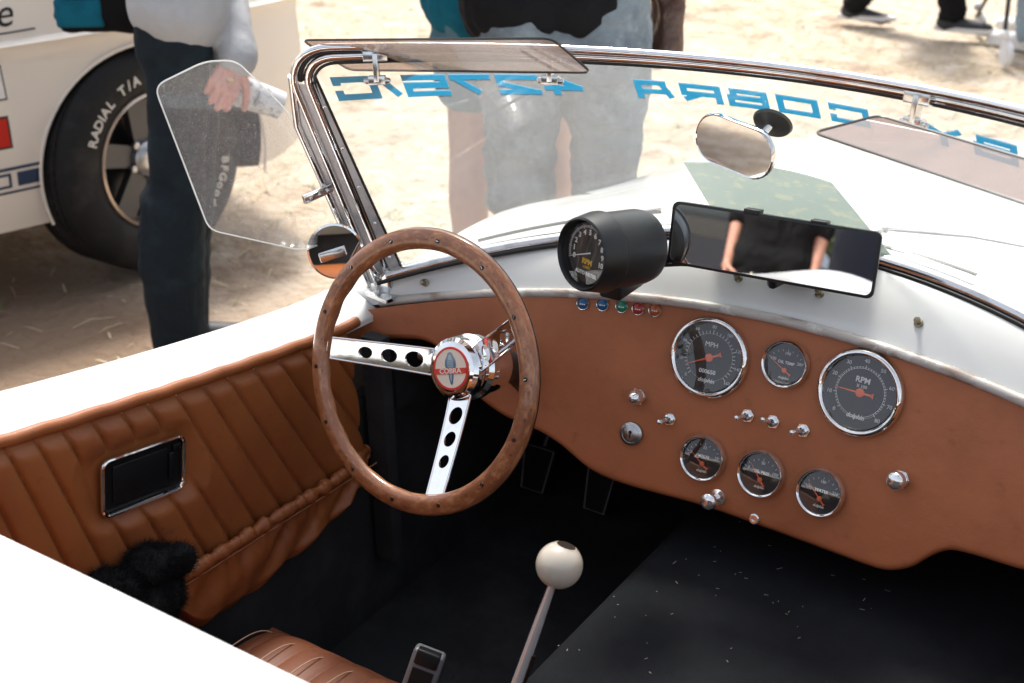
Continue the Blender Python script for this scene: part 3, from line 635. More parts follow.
for sx in(-1,1):
    for y in(1.15,-1.13):
        mb=MB(); T_=frame((XC+sx*(.69 if y>0 else .73),y,.295),(0,1,0),z=(sx,0,0)); mb.lathe([(.19,-.10),(.25,-.11),(.285,-.10),(.295,-.07),(.295,.07),(.285,.10),(.25,.11),(.20,.095)],48,0,T_); wh=prt(mb,'wheel','rubber')
        mb=MB(); mb.lathe([(.20,.09),(.19,.08),(.15,.03),(.06,.05),(.03,.09),(0,.09)],36,0,T_); prt(mb,'rim','alloy_grey',wh)
# ------------------------------------------------------------------ snap studs on the cowl
for x in(-.185,.055,.285,.402,.54,.72,.90):
    c=abs(x-XC)/.72*.8; a=.5+math.copysign(c/2,x-XC); p=fb(a,.050); q=fb(a+.004,.050); r2=fb(a,.060)
    nz=(q-p).cross(r2-p).normalized(); nz=nz if nz.z>0 else -nz
    mb=MB(); mb.lathe([(.0058,0),(.006,.002),(.003,.003),(.003,.009),(.0046,.011),(.0046,.0125),(.003,.016),(0,.0165)],16,T=frame(p,(1,0,0),z=nz)); prt(mb,'snap_stud','dull_brass')
# ------------------------------------------------------------------ windshield
def fpath(d,h0=-.03,step=24):
    L=.6; Hh=.335; P=[]
    for i in range(step): P.append((-1-d/L,h0+(.89-h0)*i/step))
    for k in range(9): a=R(180-90*k/8); P.append((-1-d/L+(.062+d/L)*(1+math.cos(a)),.89+(.11+d/Hh)*math.sin(a)))
    n=60; 
    for i in range(1,n): P.append((-.938+1.876*i/n,1+d/Hh))
    for k in range(9): a=R(90-90*k/8); P.append((1+d/L-(.062+d/L)*(1-math.cos(a)),.89+(.11+d/Hh)*math.sin(a)))
    for i in range(1,step+1): P.append((1+d/L,.89+(h0-.89)*i/step))
    return P
mb=MB(); mb.grid(lambda a,b:G(-1+2*a,.0+1.0*b),60,16); ws=prt(mb,'windshield','windshield_glass',smooth=80)
mb=MB()
mb.tube([G(s,h,.003) for s,h in fpath(.017)],.0052,10); mb.tube([G(s,h,-.001) for s,h in fpath(.002)],.0065,10); fr_=prt(mb,'frame','chrome',ws,60)
mb=MB(); mb.tube([G(s,h,-.001) for s,h in fpath(.0102)[25:-25]],.0040,8); mb.tube([G(s,h,.003) for s,h in fpath(-.0045)],.0022,8); 
mb.tube([G(s,-.005,.003) for s in [-1+.05*i for i in range(41)]],.0065,8); mb.tube([G(s,0)+V((0,-.0285,-.006)) for s in [-1.0+.05*i for i in range(41)]],.0035,8)
prt(mb,'gasket','gasket',ws,60)
mb=MB(); mb.tube([G(s,0)+V((0,-.016,.001)) for s in [-.99+.0495*i for i in range(41)]],.0115,12,squash=(.8,1.0),up=(0,0,1)); prt(mb,'base_strip','worn_chrome',ws,60)
# inner plates of the side posts and their feet
for sg in(-1,1):
    mb=MB()
    def pl(a,b,o=0): 
        h=-.02+.93*a; d=-.004-(.013-.009*a)*b; return G(sg*(1+d/.6),h,.006-.004*b+o)
    mb.grid(lambda a,b:pl(a,b),24,4); mb.grid(lambda a,b:pl(a,b,-.006),24,4)
    mb.grid(lambda a,b:G(sg*(1+(.000+.018*b)/.6),-.02+.93*a,.0035),24,3)
    mb.grid(lambda a,b:G(sg*(1+(.012+(.016+.006*a)*b*(1 if a<.85 else max(0,(1-a)/.15)))/.6),-.02+.95*a,.004-.004*b),24,3)
    mb.grid(lambda a,b:G(sg*(1-.0045/.6),-.02+.93*a,.006-.006*b),24,2); pass
    prt(mb,'side_post','post_metal',ws,50)
    mb=MB(); mb.tube([G(sg*(1-(.0185-.0105*i/20)/.6),-.02+.95*i/20,.001) for i in range(21)],.0022,8); mb.tube([G(sg*(1+(.028+.0003*i if i<17 else .033-.004*(i-16))/.6),-.03+.97*i/20,.001) for i in range(21)],.0050,8,1)
    for k in range(5): p=G(sg*(1-(.010-.004*k/4)/.6),.1+.18*k,.0065); mb.sph(p,.0028,1,(1,1,1),10)
    prt(mb,'post_seal',['gasket','chrome'],ws,60)
    p=G(sg*1.0,-.06,.0); mb=MB(); T_=M.Translation(p)
    mb.prism([(-.028,-.035),(.022,-.045),(.030,.01),(.0,.05),(-.025,.04)],-.012,-.006,T=T_); mb.box((0,0,.012),(.012,.022,.022),0,T_,.006); mb.sph((-.012,-.025,-.005),.005,T=T_); prt(mb,'post_foot','worn_chrome',ws,40)
# lettering on the glass, reads from outside
GL={'C':[((1,1),(0,1)),((0,1),(0,0)),((0,0),(1,0)),((1,0),(1,.22)),((1,1),(1,.86))],'O':[((0,0),(0,1)),((0,1),(1,1)),((1,1),(1,0)),((1,0),(0,0))],
'B':[((0,0),(0,1)),((0,1),(.9,1)),((.9,1),(.9,.55)),((0,.52),(1,.52)),((1,.5),(1,0)),((1,0),(0,0))],'R':[((0,0),(0,1)),((0,1),(1,1)),((1,1),(1,.45)),((1,.45),(0,.45)),((.5,.45),(1,0))],
'A':[((0,0),(.25,1)),((.2,1),(1,1)),((1,1),(1,0)),((.1,.36),(1,.36))],'4':[((.75,0),(.75,1)),((.75,1),(0,.35)),((0,.30),(1.05,.30))],'2':[((0,1),(1,1)),((1,1),(1,.55)),((1,.55),(0,0)),((0,0),(1,0))],
'7':[((0,1),(1,1)),((1,1),(.35,0))],'S':[((1,1),(0,1)),((0,1),(0,.52)),((0,.52),(1,.52)),((1,.52),(1,0)),((1,0),(0,0))],'/':[((0,0),(1,1))],
'Y':[((0,1),(.5,.5)),((1,1),(.5,.5)),((.5,.5),(.5,0))],'L':[((0,1),(0,0)),((0,0),(1,0))],'E':[((0,0),(0,1)),((0,1),(1,1)),((0,.5),(.9,.5)),((0,0),(1,0))],'H':[((0,0),(0,1)),((1,0),(1,1)),((0,.5),(1,.5))]}
LET=[]; k_=0
for ch,s0,s1 in(('C',-.962,-.878),('/',-.878,-.835),('S',-.828,-.740),('7',-.733,-.650),('2',-.640,-.551),('4',-.543,-.460),('A',-.345,-.262),('R',-.246,-.155),('B',-.143,-.052),('O',-.033,.060),('C',.083,.170),('Y',.285,.37),('B',.39,.48),('L',.50,.58),('E',.60,.68),('H',.70,.79),('S',.81,.90)):
    if k_==0 or ch in 'AY': mb=MB(); LET.append(mb)
    wid_=(s1-s0)*.59; th=.0092; hm=.0335
    SG=[]
    for (x0,y0),(x1,y1) in GL[ch]:
        ax=(x0*(wid_-th)+th/2,y0*(hm-th)+th/2); bx_=(x1*(wid_-th)+th/2,y1*(hm-th)+th/2); SG.append((ax,bx_,th/2*(1.0 if (x0==x1 or y0==y1) else .95),x0==x1 or y0==y1)); k_+=1
    def inside(x,y):
        for (ax,ay),(bx_,by),hw,sq in SG:
            dx,dy=bx_-ax,by-ay; l=math.hypot(dx,dy); dx/=l; dy/=l; u_=(x-ax)*dx+(y-ay)*dy; v_=abs(-(x-ax)*dy+(y-ay)*dx); e=hw if sq else hw*.35
            if v_<=hw and -e<=u_<=l+e and -1e-6<=y<=hm+1e-6: return True
        return False
    def mp(x,y):
        s=s1-x/.59; ht=crm([-.96,-.34,0,.4,.9],[.922,.900,.886,.878,.87],s); return G(s,ht-(hm-y)/.335,-.0012)
    nx,ny=64,30; idx={}; vs=[]; fs=[]
    def vid(i,j):
        if (i,j) not in idx: idx[(i,j)]=len(vs); vs.append(mp(wid_*i/nx,hm*j/ny))
        return idx[(i,j)]
    for i in range(nx):
        for j in range(ny):
            if inside(wid_*(i+.5)/nx,hm*(j+.5)/ny): fs.append((vid(i,j),vid(i+1,j),vid(i+1,j+1),vid(i,j+1)))
    mb.add(vs,fs)
for mb in LET: prt(mb,'windshield_lettering','decal_blue',ws,0,'wide blue block letters on the glass, back to front from inside')
# wipers outside the glass
for pts,bl in((((-.60,-.05),(-.55,.04),(-.38,.085)),((-.80,.03),(-.38,.075))),(((.05,-.05),(.14,.13),(.34,.26),(.47,.335)),((.12,.02),(.34,.045)))):
    mb=MB(); mb.tube([G(s,h,-.014) for s,h in pts],[.004,.0028,.0022,.002][:len(pts)],8); (s0,h0),(s1,h1)=bl
    mb.tube([G(s0+(s1-s0)*i/10,h0+(h1-h0)*i/10,-.010) for i in range(11)],.0026,6,1); mb.sph(G(pts[0][0],pts[0][1],-.018),.010,0); mb.sph(G(pts[1][0],pts[1][1],-.013),.0052,0)
    prt(mb,'wiper',['worn_chrome','gasket'],None,50)
# smoked sun visors hinged to the top rail
def visor(corners,hinge,lab,th=.004):
    # corners: near-left, near-right, far-right, far-left (world); rounded
    c=[V(p) for p in corners]; o=c[0]; ex=(c[1]-c[0]).normalized(); T_=frame(o,ex,y=c[3]-c[0]); Ti=T_.inverted(); P=[(Ti@p).xy for p in c]
    # rounded corners
    out=[]; n=len(P)
    for i in range(n):
        p0,p1,p2=P[i-1],P[i],P[(i+1)%n]; d0=(p0-p1).normalized(); d2=(p2-p1).normalized(); r=.014
        for k in range(6): t=k/5; out.append(tuple((p1+d0*r)*(1-t)**2+p1*2*t*(1-t)+(p2*0+p1+d2*r)*t*t))
    mb=MB(); n2=len(out); mb.add([(x,y,0) for x,y in out],[tuple(range(n2))],0,T_); v_=prt(mb,'sun_visor','smoked_acrylic',None,0,lab)
    mb=MB(); mb.tube([T_@V((x,y,0)) for x,y in out],.0016,6,closed=True); prt(mb,'edge','smoked_edge',v_)
    for s,h in hinge:
        p=G(s,h+.06,.004); q=G(s,h-.015,.026); mb=MB(); ex_=(G(s+.01,h)-G(s,h)).normalized()
        T2=frame((p+q)/2,ex_,y=(q-p)); L=(q-p).length/2
        mb.box((0,0,0),(.0035,L,.007),0,T2,.001); mb.box((.0,-L*.8,.0),(.016,.007,.006),0,T2,.0015); mb.box((0,L*.85,0),(.011,.006,.006),0,T2,.001)
        for sx in(-1,1): mb.sph((sx*.010,-L*.85,.007),.0045,T=T2); mb.sph((sx*.008,L*.8,.007),.004,T=T2)
        mb.caps(T2@V((-.014,L*.9,0)),T2@V((.014,L*.9,0)),.004,.004,10); prt(mb,'hinge','worn_chrome',v_,40)
    return v_
l_=R(57); dv=V((0,-math.sin(l_),math.cos(l_)))*.105
a_=V((-.205,.137,1.0865)); b_=V((.181,.130,1.131))
visor([a_,b_,b_+dv,a_+dv],[(-.86,.965),(-.506,.965)],'smoked acrylic sun visor above the steering wheel')
visor([(.485,.068,1.118),(.748,-.055,1.118),(.722,.075,1.118),(.520,.165,1.118)],[(.298,.965)],'smoked acrylic sun visor on the passenger side')
# clear side wing on the left post
wa=R(20); def_n=V((math.cos(wa),-math.sin(wa),0))
W_=[(-.343,-.084,1.095),(-.319,-.016,1.116),(-.304,.025,1.111),(-.282,.086,1.035),(-.246,.185,.852),(-.244,.190,.836),(-.250,.172,.831),(-.279,.092,.823),(-.326,-.037,.887)]
T_=frame(W_[4],V((-math.sin(wa),-math.cos(wa),0)),y=(0,0,1)); Ti=T_.inverted(); P=[(Ti@V(p)).xy for p in W_]; out=[]
for i in range(len(P)):
    p0,p1,p2=P[i-1],P[i],P[(i+1)%len(P)]; r0=min(.016,(p0-p1).length*.45); r2_=min(.016,(p2-p1).length*.45); d0=(p0-p1).normalized()*r0; d2=(p2-p1).normalized()*r2_
    for k in range(6): t=k/5; out.append(tuple((p1+d0)*(1-t)**2+p1*2*t*(1-t)+(p1+d2)*t*t))
mb=MB(); mb.add([(x,y,0) for x,y in out],[tuple(range(len(out)))],0,T_); wg=prt(mb,'side_wing','wing_acrylic',None,0,'clear scratched acrylic wind deflector beside the windshield post')
mb=MB(); mb.tube([T_@V((x,y,0)) for x,y in out],.0011,6,closed=True); prt(mb,'edge','acrylic_edge',wg)
for s,h in((-1.0,.47),(-1.0,.16)):
    p=G(s-.045,h,.0); q=p+V((-.004,-.042,-.008)); mb=MB(); T2=frame((p+q)/2,(q-p),z=def_n); mb.box((0,0,0),(.024,.0065,.003),0,T2,.001); mb.box((.012,0,.002),(.012,.005,.003),0,T2,.001)
    for k in(-.014,.0,.014): mb.sph((k,0,.004),.0028,T=T2,n=10)
    prt(mb,'bracket','worn_chrome',wg,40)
# round side mirror behind the wing
mc=V((-.250,.130,.816)); md=(CAM-mc).normalized(); nm=(md+V((-.25,.1,-.25))).normalized(); T_=frame(mc,nm.cross(V((0,0,1))),z=nm)
mb=MB(); mb.lathe([(0,-.014),(.025,-.012),(.038,-.005),(.0415,.0),(.0415,.003),(.0385,.0035)],40,0,T_); mb.tube([mc-nm*.012,mc+V((.02,.045,-.03)),G(-1.02,.0,0)],.005,8)
rm=prt(mb,'side_mirror','chrome',None,60,'small round mirror on the left post'); mb=MB(); mb.lathe([(.0388,.003),(0,.0028)],40,0,T_); prt(mb,'mirror_glass','mirror',rm,80)
mb=MB(); p=T_@V((.004,.004,.004)); mb.box((0,0,0),(.020,.007,.003),0,frame(p,V((1,.35,.35)),z=nm),.001); prt(mb,'bracket','worn_chrome',rm)
# chrome rear-view mirror
nm=V((-.255,-.965,.035)).normalized(); mc=V((.315,.252,1.030)); ax=V((.975,-.235,-.10)); T_=frame(mc,ax,z=nm)
def stad(hw,r,n=14): return [(hw+r*math.cos(R(-90+180*k/n)),r*math.sin(R(-90+180*k/n))) for k in range(n+1)]+[(-hw+r*math.cos(R(90+180*k/n)),r*math.sin(R(90+180*k/n))) for k in range(n+1)]
S0=stad(.030,.031); n_=len(S0)
mb=MB(); rings=[(1.0,.003),(1.03,0),(1.02,-.006),(.85,-.014),(.4,-.018)]
def ring(hw,r,z): return [(x,y,z) for x,y in stad(hw,r)]
vs=[]; 
for hw,r,z in((.030,.0295,.0025),(.030,.031,.0032),(.030,.0325,.001),(.030,.0325,-.004),(.028,.026,-.012),(.015,.012,-.017)): vs+=ring(hw,r,z)
fs=[(i*n_+j,i*n_+(j+1)%n_,(i+1)*n_+(j+1)%n_,(i+1)*n_+j) for i in range(5) for j in range(n_)]+[tuple(range(5*n_,6*n_))]
mb.add(vs,fs,0,T_); gl_p=G(-.052,.73,.0); mb.tube([T_@V((0,0,-.016)),T_@V((.005,.004,-.035)),gl_p],.0055,10)
rv=prt(mb,'rear_view_mirror','chrome',None,50,'small chrome rounded mirror fixed to the middle of the glass'); mb=MB(); mb.add([(x,y,.0026) for x,y in stad(.030,.0296)],[tuple(range(n_))],0,T_); prt(mb,'mirror_glass','mirror',rv,0)
mb=MB(); gn=(G(-.05,.73,.01)-G(-.05,.73)).normalized(); mb.lathe([(.026,.001),(.024,.004),(.010,.007),(0,.008)],32,0,frame(gl_p,(1,0,0),z=gn)); prt(mb,'suction_mount',[mat('smoke_plastic',(.10,.10,.09),.3).name],rv)
# wide panoramic mirror over the cowl
nm=V((.045,-.975,.203)).normalized(); mc=V((.3525,.300,.886)); T_=frame(mc,V((1,.04,.018)),z=nm); S=rr(.1415,.0425,.009,5); n_=len(S)
mb=MB(); vs=[]
for k,z in((1,.0025),(1.0,.0),(.985,-.010),(.8,-.017)): vs+=[(x*(k if abs(x)>0 else 1),y*k,z) for x,y in S]
vs+=[(math.copysign(abs(x)-.0035,x),math.copysign(abs(y)-.0035,y),.0030) for x,y in S]; vs+=[(math.copysign(abs(x)-.0035,x),math.copysign(abs(y)-.0035,y),.001) for x,y in S]
fs=[(i*n_+j,i*n_+(j+1)%n_,(i+1)*n_+(j+1)%n_,(i+1)*n_+j) for i in range(3) for j in range(n_)]+[tuple(range(3*n_,4*n_))]+[(j,(j+1)%n_,4*n_+(j+1)%n_,4*n_+j) for j in range(n_)]+[(4*n_+j,4*n_+(j+1)%n_,5*n_+(j+1)%n_,5*n_+j) for j in range(n_)]
mb.add(vs,fs,0,T_); mb.box((-.03,.0435,-.004),(.011,.0035,.008),0,T_,.001); mb.box((.06,.0435,-.004),(.011,.002,.008),0,T_,.001); mb.tube([T_@V((0,-.02,-.014)),T_@V((0,-.05,-.03)),V((.36,.37,.83))],.009,10); mb.box((.36,.37,.832),(.03,.02,.005),bev=.002)
pm=prt(mb,'panoramic_mirror','black_plastic',None,40,'long black framed mirror standing on the cowl'); mb=MB(); mb.add([(math.copysign(abs(x)-.0036,x),math.copysign(abs(y)-.0036,y),.0016) for x,y in S],[tuple(range(n_))],0,T_); prt(mb,'mirror_glass','mirror',pm,0)
# add-on rev counter in its black pod
ax=V((-.31,-.94,.14)).normalized(); fc=V((.144,.171,.878)); T_=frame(fc,ax.cross(V((0,0,1)))*-1,z=ax)
mb=MB(); mb.lathe([(.0425,-.018),(.0445,-.002),(.0465,.002),(.0490,.0),(.0545,-.028),(.0545,-.034),(.0515,-.038),(.0515,-.098),(.049,-.110),(.040,-.117),(0,-.120)],64,0,T_)
pod=prt(mb,'tachometer_pod','black_plastic',None,30,'big round black rev counter pod on the cowl')
mb=MB(); q=fc-ax*.06; b0=0; mb.box((0,.02,-.047),(.017,.034,.016),0,M.Translation((q.x,q.y,q.z-.005)),.005)
mb.tube([(q.x-.01,q.y+.05,.828),(q.x+.025,q.y+.075,.834),(q.x+.055,q.y+.09,.836),(q.x+.085,q.y+.10,.836)],[.014,.013,.012,.010],10,squash=(.55,1.6),up=(0,0,1)); mb.lathe([(.006,.0),(.006,.006),(0,.008)],12,1,M.Translation((q.x+.055,q.y+.09,.830)))
prt(mb,'mount',['black_plastic','brushed_steel'],pod)
mb=MB(); mb.tube([fc-ax*.092+V((.02,0,-.02)),V((.215,.33,.846)),V((.245,.34,.856)),V((.27,.37,.82))],.0048,10); prt(mb,'red_wire','red_wire',pod)
mb=MB(); mb.lathe([(0,-.012),(.041,-.012)],40,0,T_); pd=prt(mb,'dial','dial_black',pod,0)
mb=MB(); mb.lathe([(.0405,-.004),(0,-.003)],40,0,T_); prt(mb,'glass','gauge_glass',pod,80)
mb=MB(); r=.040
for i in range(11):
    a=R(200-220*i/10); TT=T_@M.Translation((r*.70*math.cos(a),r*.70*math.sin(a),-.0117)); text(mb,str(i),r*.24,TT,0,bold=.0003)
    for j in range(5 if i<10 else 1): a2=R(200-220*(i+j/5)/10); mb.box((r*.90,0,0),(r*(.07 if j==0 else .04),r*.012,.0002),1 if i>=6 else 0,T_@M.Translation((0,0,-.0116))@M.Rotation(a2,4,'Z'))
text(mb,'RPM',r*.26,T_@M.Translation((0,-r*.30,-.0117)),1,bold=.0003); text(mb,'x1000',r*.14,T_@M.Translation((0,-r*.48,-.0117)),1); text(mb,'AUTO METER',r*.17,T_@M.Translation((0,-r*.70,-.0117)),0,bold=.0003)
mb.prism([(-r*.2,-.001),(-r*.2,.001),(r*.8,.0004),(r*.8,-.0004)],0,.0005,0,T_@M.Translation((0,0,-.0095))@M.Rotation(R(200),4,'Z')); prt(mb,'dial_markings',['dial_white','dial_yellow'],pd,0)
# pale green sheet behind the mirrors
mb=MB(); c4=[(-.284,.452),(.052,.425),(.160,.02),(-.235,.02)]
def sh_(a,b): 
    s=(c4[0][0]*(1-a)+c4[1][0]*a)*(1-b)+(c4[3][0]*(1-a)+c4[2][0]*a)*b; h=(c4[0][1]*(1-a)+c4[1][1]*a)*(1-b)+(c4[3][1]*(1-a)+c4[2][1]*a)*b+.035*math.sin(math.pi*a)*(1-b); return G(s,h,.004+.002*math.sin(a*5))
mb.grid(sh_,24,12); mb.grid(lambda a,b:sh_(a,b)+V((0,.0008,.0004)),24,12)
tag(mb.build('plastic_sheet','green_sheet',None,80),'pale green blotchy sheet propped on the windshield behind the long mirror','sheet')
# black fleece gloves stuffed at the end of the map pocket
mb=MB()
for c,r,q in(((-.200,-.352,.548),.032,(1,1.2,.8)),((-.198,-.295,.553),.030,(1,1.3,.75)),((-.185,-.330,.515),.032,(1,1.2,1)),((-.185,-.292,.508),.028,(1,1,1.1)),((-.195,-.392,.525),.026,(1,1.2,1)),((-.185,-.262,.545),.018,(1,1.3,1)),((-.20,-.30,.47),.03,(1,1,1.3))): mb.sph(c,r,0,q)
me=blob(mb,.004,['fleece'],2,(.006,22,1)); [setattr(v_,'co',v_.co+V((0,-.026,-.004))) for v_ in me.vertices]; vv=[(v_.co.copy(),v_.normal.copy()) for v_ in me.vertices]
fz=MB(); fz.v=[v_[0] for v_ in vv]; fz.f=[list(p.vertices) for p in me.polygons]; fz.m=[0]*len(fz.f)
for i in range(22000):
    p,n_=random.choice(vv); d=(n_+V((random.gauss(0,.6),random.gauss(0,.6),random.gauss(0,.6)))).normalized()*random.uniform(.004,.012); t=d.cross(V((random.random(),random.random(),random.random()))).normalized()*.0003
    fz.add([p-t,p+t,p+d],[(0,1,2)])
tag(fz.build('fleece_gloves','fleece',None,0),'fluffy black fleece bundle tucked behind the leather door pocket','gloves')
# ------------------------------------------------------------------ neighbouring white car with blue rocker stripe
hd_=R(17); UU=V((math.sin(hd_),math.cos(hd_),0)); NN=V((UU.y,-UU.x,0)); P0=V((-2.06,1.17,0))
MTm=frame(P0,UU,z=(0,0,1))         # local x forward, y to the car's left, z up; its right flank is y=0
CW=1.72
mus=thing('parked_coupe','cream white coupe with blue sill stripe parked on the left','car',MTm@M.Translation((-1.4,CW/2,0)))
LX=[-3.68,-3.62,-3.3,-2.7,-1.9,-1.0,-.45,-.1,.32,.58,.72,.81]
INS=[.16,.10,.03,.0,.0,.0,.0,.0,.012,.05,.10,.17]
TOP=[.80,.86,.88,.90,.90,.91,.92,.925,.92,.905,.89,.84]
BOTz=[.45,.34,.26,.21,.20,.20,.20,.20,.20,.22,.27,.38]
def sect(x):
    i_=crm(LX,INS,x); t_=crm(LX,TOP,x); b_=crm(LX,BOTz,x)
    H=t_-b_; zcr=min(.752,b_+H*.82)
    half=[(.16,b_),(.035,b_+.03),(.006,b_+H*.28),(-.004,b_+H*.5),(.006,b_+H*.68),(.004,zcr-.022),(-.010,zcr),(.012,zcr+.012),(.035,t_-.045),(.075,t_-.015),(.14,t_),(.40,t_+.018)]
    P=[(i_+a,z) for a,z in half]; return P+[(CW-a,z) for a,z in reversed(P)]
mb=MB(); xs=[-3.68+.0+4.40*i/90 for i in range(91)]; S_=[sect(x) for x in xs]; n_=len(S_[0])
mb.add([(x,y,z) for x,s_ in zip(xs,S_) for y,z in s_],[(i*n_+j,i*n_+(j+1)%n_,(i+1)*n_+(j+1)%n_,(i+1)*n_+j) for i in range(90) for j in range(n_)]+[tuple(range(n_)),tuple(90*n_+j for j in range(n_))[::-1]])
me=mb.mesh('body',['mustang_paint','underbody']); bm=bmesh.new(); bm.from_mesh(me); bmesh.ops.recalc_face_normals(bm,faces=bm.faces); bm.to_mesh(me); bm.free()
cut=MB()
for lx in(.160,-2.58):
    for yy,w_ in((.10,.26),(CW-.10,.26)): cut.lathe([(0,-w_),(.366,-w_),(.366,w_),(0,w_)],56,1,T=frame((lx,yy,.335),(1,0,0),z=(0,1,0)))
cm=cut.mesh('cut',['mustang_paint','underbody']); bm=bmesh.new(); bm.from_mesh(cm); bmesh.ops.remove_doubles(bm,verts=bm.verts,dist=1e-6); bmesh.ops.recalc_face_normals(bm,faces=bm.faces); bm.to_mesh(cm); bm.free()
co=bpy.data.objects.new('cut',cm); col.objects.link(co)
me2=evalmesh(me,[('BOOLEAN',dict(object=co,operation='DIFFERENCE',solver='EXACT'))]); bpy.data.objects.remove(co)
for p in me2.polygons: p.use_smooth=True
body=link('body',me2,mus,30,MTm)
def mp(mb,name,mats,parent=None,sm=40,lab=None):
    o=mb.build(name,mats,parent or mus,sm,MTm)
    if lab:o['label']=lab
    return o
# arch lip, greenhouse, glass, lights, bumpers
for lx in(.160,-2.58): mb=MB(); mb.tube([(lx+.368*math.cos(R(a)),-.001+crm(LX,INS,lx+.368*math.cos(R(a))),.335+.368*math.sin(R(a))) for a in range(-16,197,4)],.005,6); mp(mb,'arch_lip','mustang_paint')
mb=MB(); GX=[-3.35,-2.75,-1.95,-1.35,-.62]; GZ=[.90,1.16,1.29,1.29,.925]
def gh(a,b):
    x=-3.35+2.73*a; z=crm(GX,GZ,x); w0=.10; t=math.pi*b; k=(z-.89); y0=.09+.18*min(1,k/.4); yy=y0+(CW-2*y0)*(.5-.5*math.copysign(abs(math.cos(t))**.5,math.cos(t))); return V((x,yy,.885+k*math.sin(t)**.35))
mb.grid(gh,40,24); gho=mp(mb,'roof','mustang_paint',sm=50)
for sy in(0,1):
    mb=MB(); f=lambda y:y if sy==0 else CW-y
    mb.prism([(-2.55,.93),(-2.35,1.17),(-1.9,1.235),(-1.42,1.235),(-1.0,.95)],0,.006,T=M(((1,0,0,0),(0,.42,0,0),(0,0,0,0),(0,0,0,1)))@M.Identity(4) if 0 else frame((0,f(.215),0),(1,0,0),z=(0,-1 if sy==0 else 1,0)) if 0 else M(((1,0,0,0),(0,.0 ,1,f(.19)),(0,1,0,0),(0,0,0,1))))
    mp(mb,'side_window','car_glass',gho,0)
mb=MB(); mb.tube([(.765,.34,.50),(.79,.45,.50),(.80,CW/2,.50),(.79,CW-.45,.50),(.765,CW-.34,.50)],.05,10,squash=(1.3,.5)); mp(mb,'bumper','worn_chrome')
for y in(.28,CW-.28):
    mb=MB(); mb.lathe([(.10,0),(.09,.02),(.085,.0),(.04,.015),(0,.02)],28,0,frame((.715,y,.68),(0,1,0),z=(1,0,0))); mp(mb,'headlight','chrome')
mb=MB(); mb.box((.70,CW/2,.66),(.02,.42,.10)); mp(mb,'grille','underbody')
# stripe, number, script, stickers on the flank (thin decals)
def flank(x,z,o=.0015): 
    P=sect(x)[:12]
    for (a0,z0),(a1,z1) in zip(P,P[1:]):
        if z0<=z<=z1: return V((x,a0+(a1-a0)*(z-z0)/(z1-z0)-o,z))
    return V((x,P[5][0]-o,z))
def strip(mb,x0,x1,z0,z1,mi,o=.0015,n=24): mb.grid(lambda a,b:flank(x0+(x1-x0)*a,z0+(z1-z0)*b,o),n,5,mi)
mb=MB()
for x0,x1 in((-2.36,-.80),(-.155-.0,-.0)):
    pass
edge=-.150
strip(mb,-2.16,-.200,.413,.422,0); strip(mb,-2.16,-.206,.345,.352,0); 
strip(mb,-.268,-.204,.363,.405,0); strip(mb,-2.16,-.62,.363,.405,0)
for ch,x in(('5',-.365),('0',-.309)):
    wd,hh,th=.040,.036,.0075; z0=.366
    segs={'0':[(0,0,1,0),(0,1,1,1),(0,0,0,1),(1,0,1,1)],'5':[(0,1,1,1),(0,.5,0,1),(0,.5,1,.5),(1,0,1,.5),(0,0,1,0)]}[ch]
    for (a,b,c,d) in segs:
        strip(mb,x-wd/2+wd*a-(th/2),x-wd/2+wd*c+th/2,z0+hh*b-(0 if b!=d else th/2)+.0,z0+hh*d+(0 if b!=d else th/2),0,.0018 if b==d else .0021,4)
T_=M.Identity(4)
mp(mb,'sill_stripe','stripe_blue',body,0,'dark blue double sill stripe with outlined number')
def ftext(s,size,x,z,mat_,name,shear=0,lab=None,align='CENTER'):
    tb=MB(); text(tb,s,size,M.Identity(4),0,.0003,shear,align); tb.v=[flank(x+p.x,z+p.y,.0015+(p.z)) for p in tb.v]; mp(tb,name,mat_,body,0,lab)
ftext('G.T.',.07,-.50,.385,'stripe_blue','sill_lettering',.0)
ftext('Le Mans Se',.16,-.205,.835,'ink_black','fender_script',.35,'black flowing script ending in an e on the front wing','RIGHT') if 0 else ftext('e',.105,-.225,.832,'ink_black','fender_script',.35,'black flowing script letter on the front wing')
mb=MB(); mb.tube([flank(-.9+(.755)*i/20,.786+.003*math.sin(i*.3)) for i in range(21)],.0022,6); mp(mb,'script_underline','ink_black',body)
mb=MB(); strip(mb,-.40,-.272,.482,.562,0); strip(mb,-.40,-.2665,.476,.568,1,.0008); mp(mb,'red_sticker',['sticker_red','ink_black'],body,0)
mb=MB(); strip(mb,-.40,-.262,.615,.70,0); strip(mb,-.40,-.258,.61,.704,1,.0008); strip(mb,-.40,-.268,.66,.69,2,.0022); mp(mb,'race_sticker',['sticker_white','ink_black','sticker_pink'],body,0)
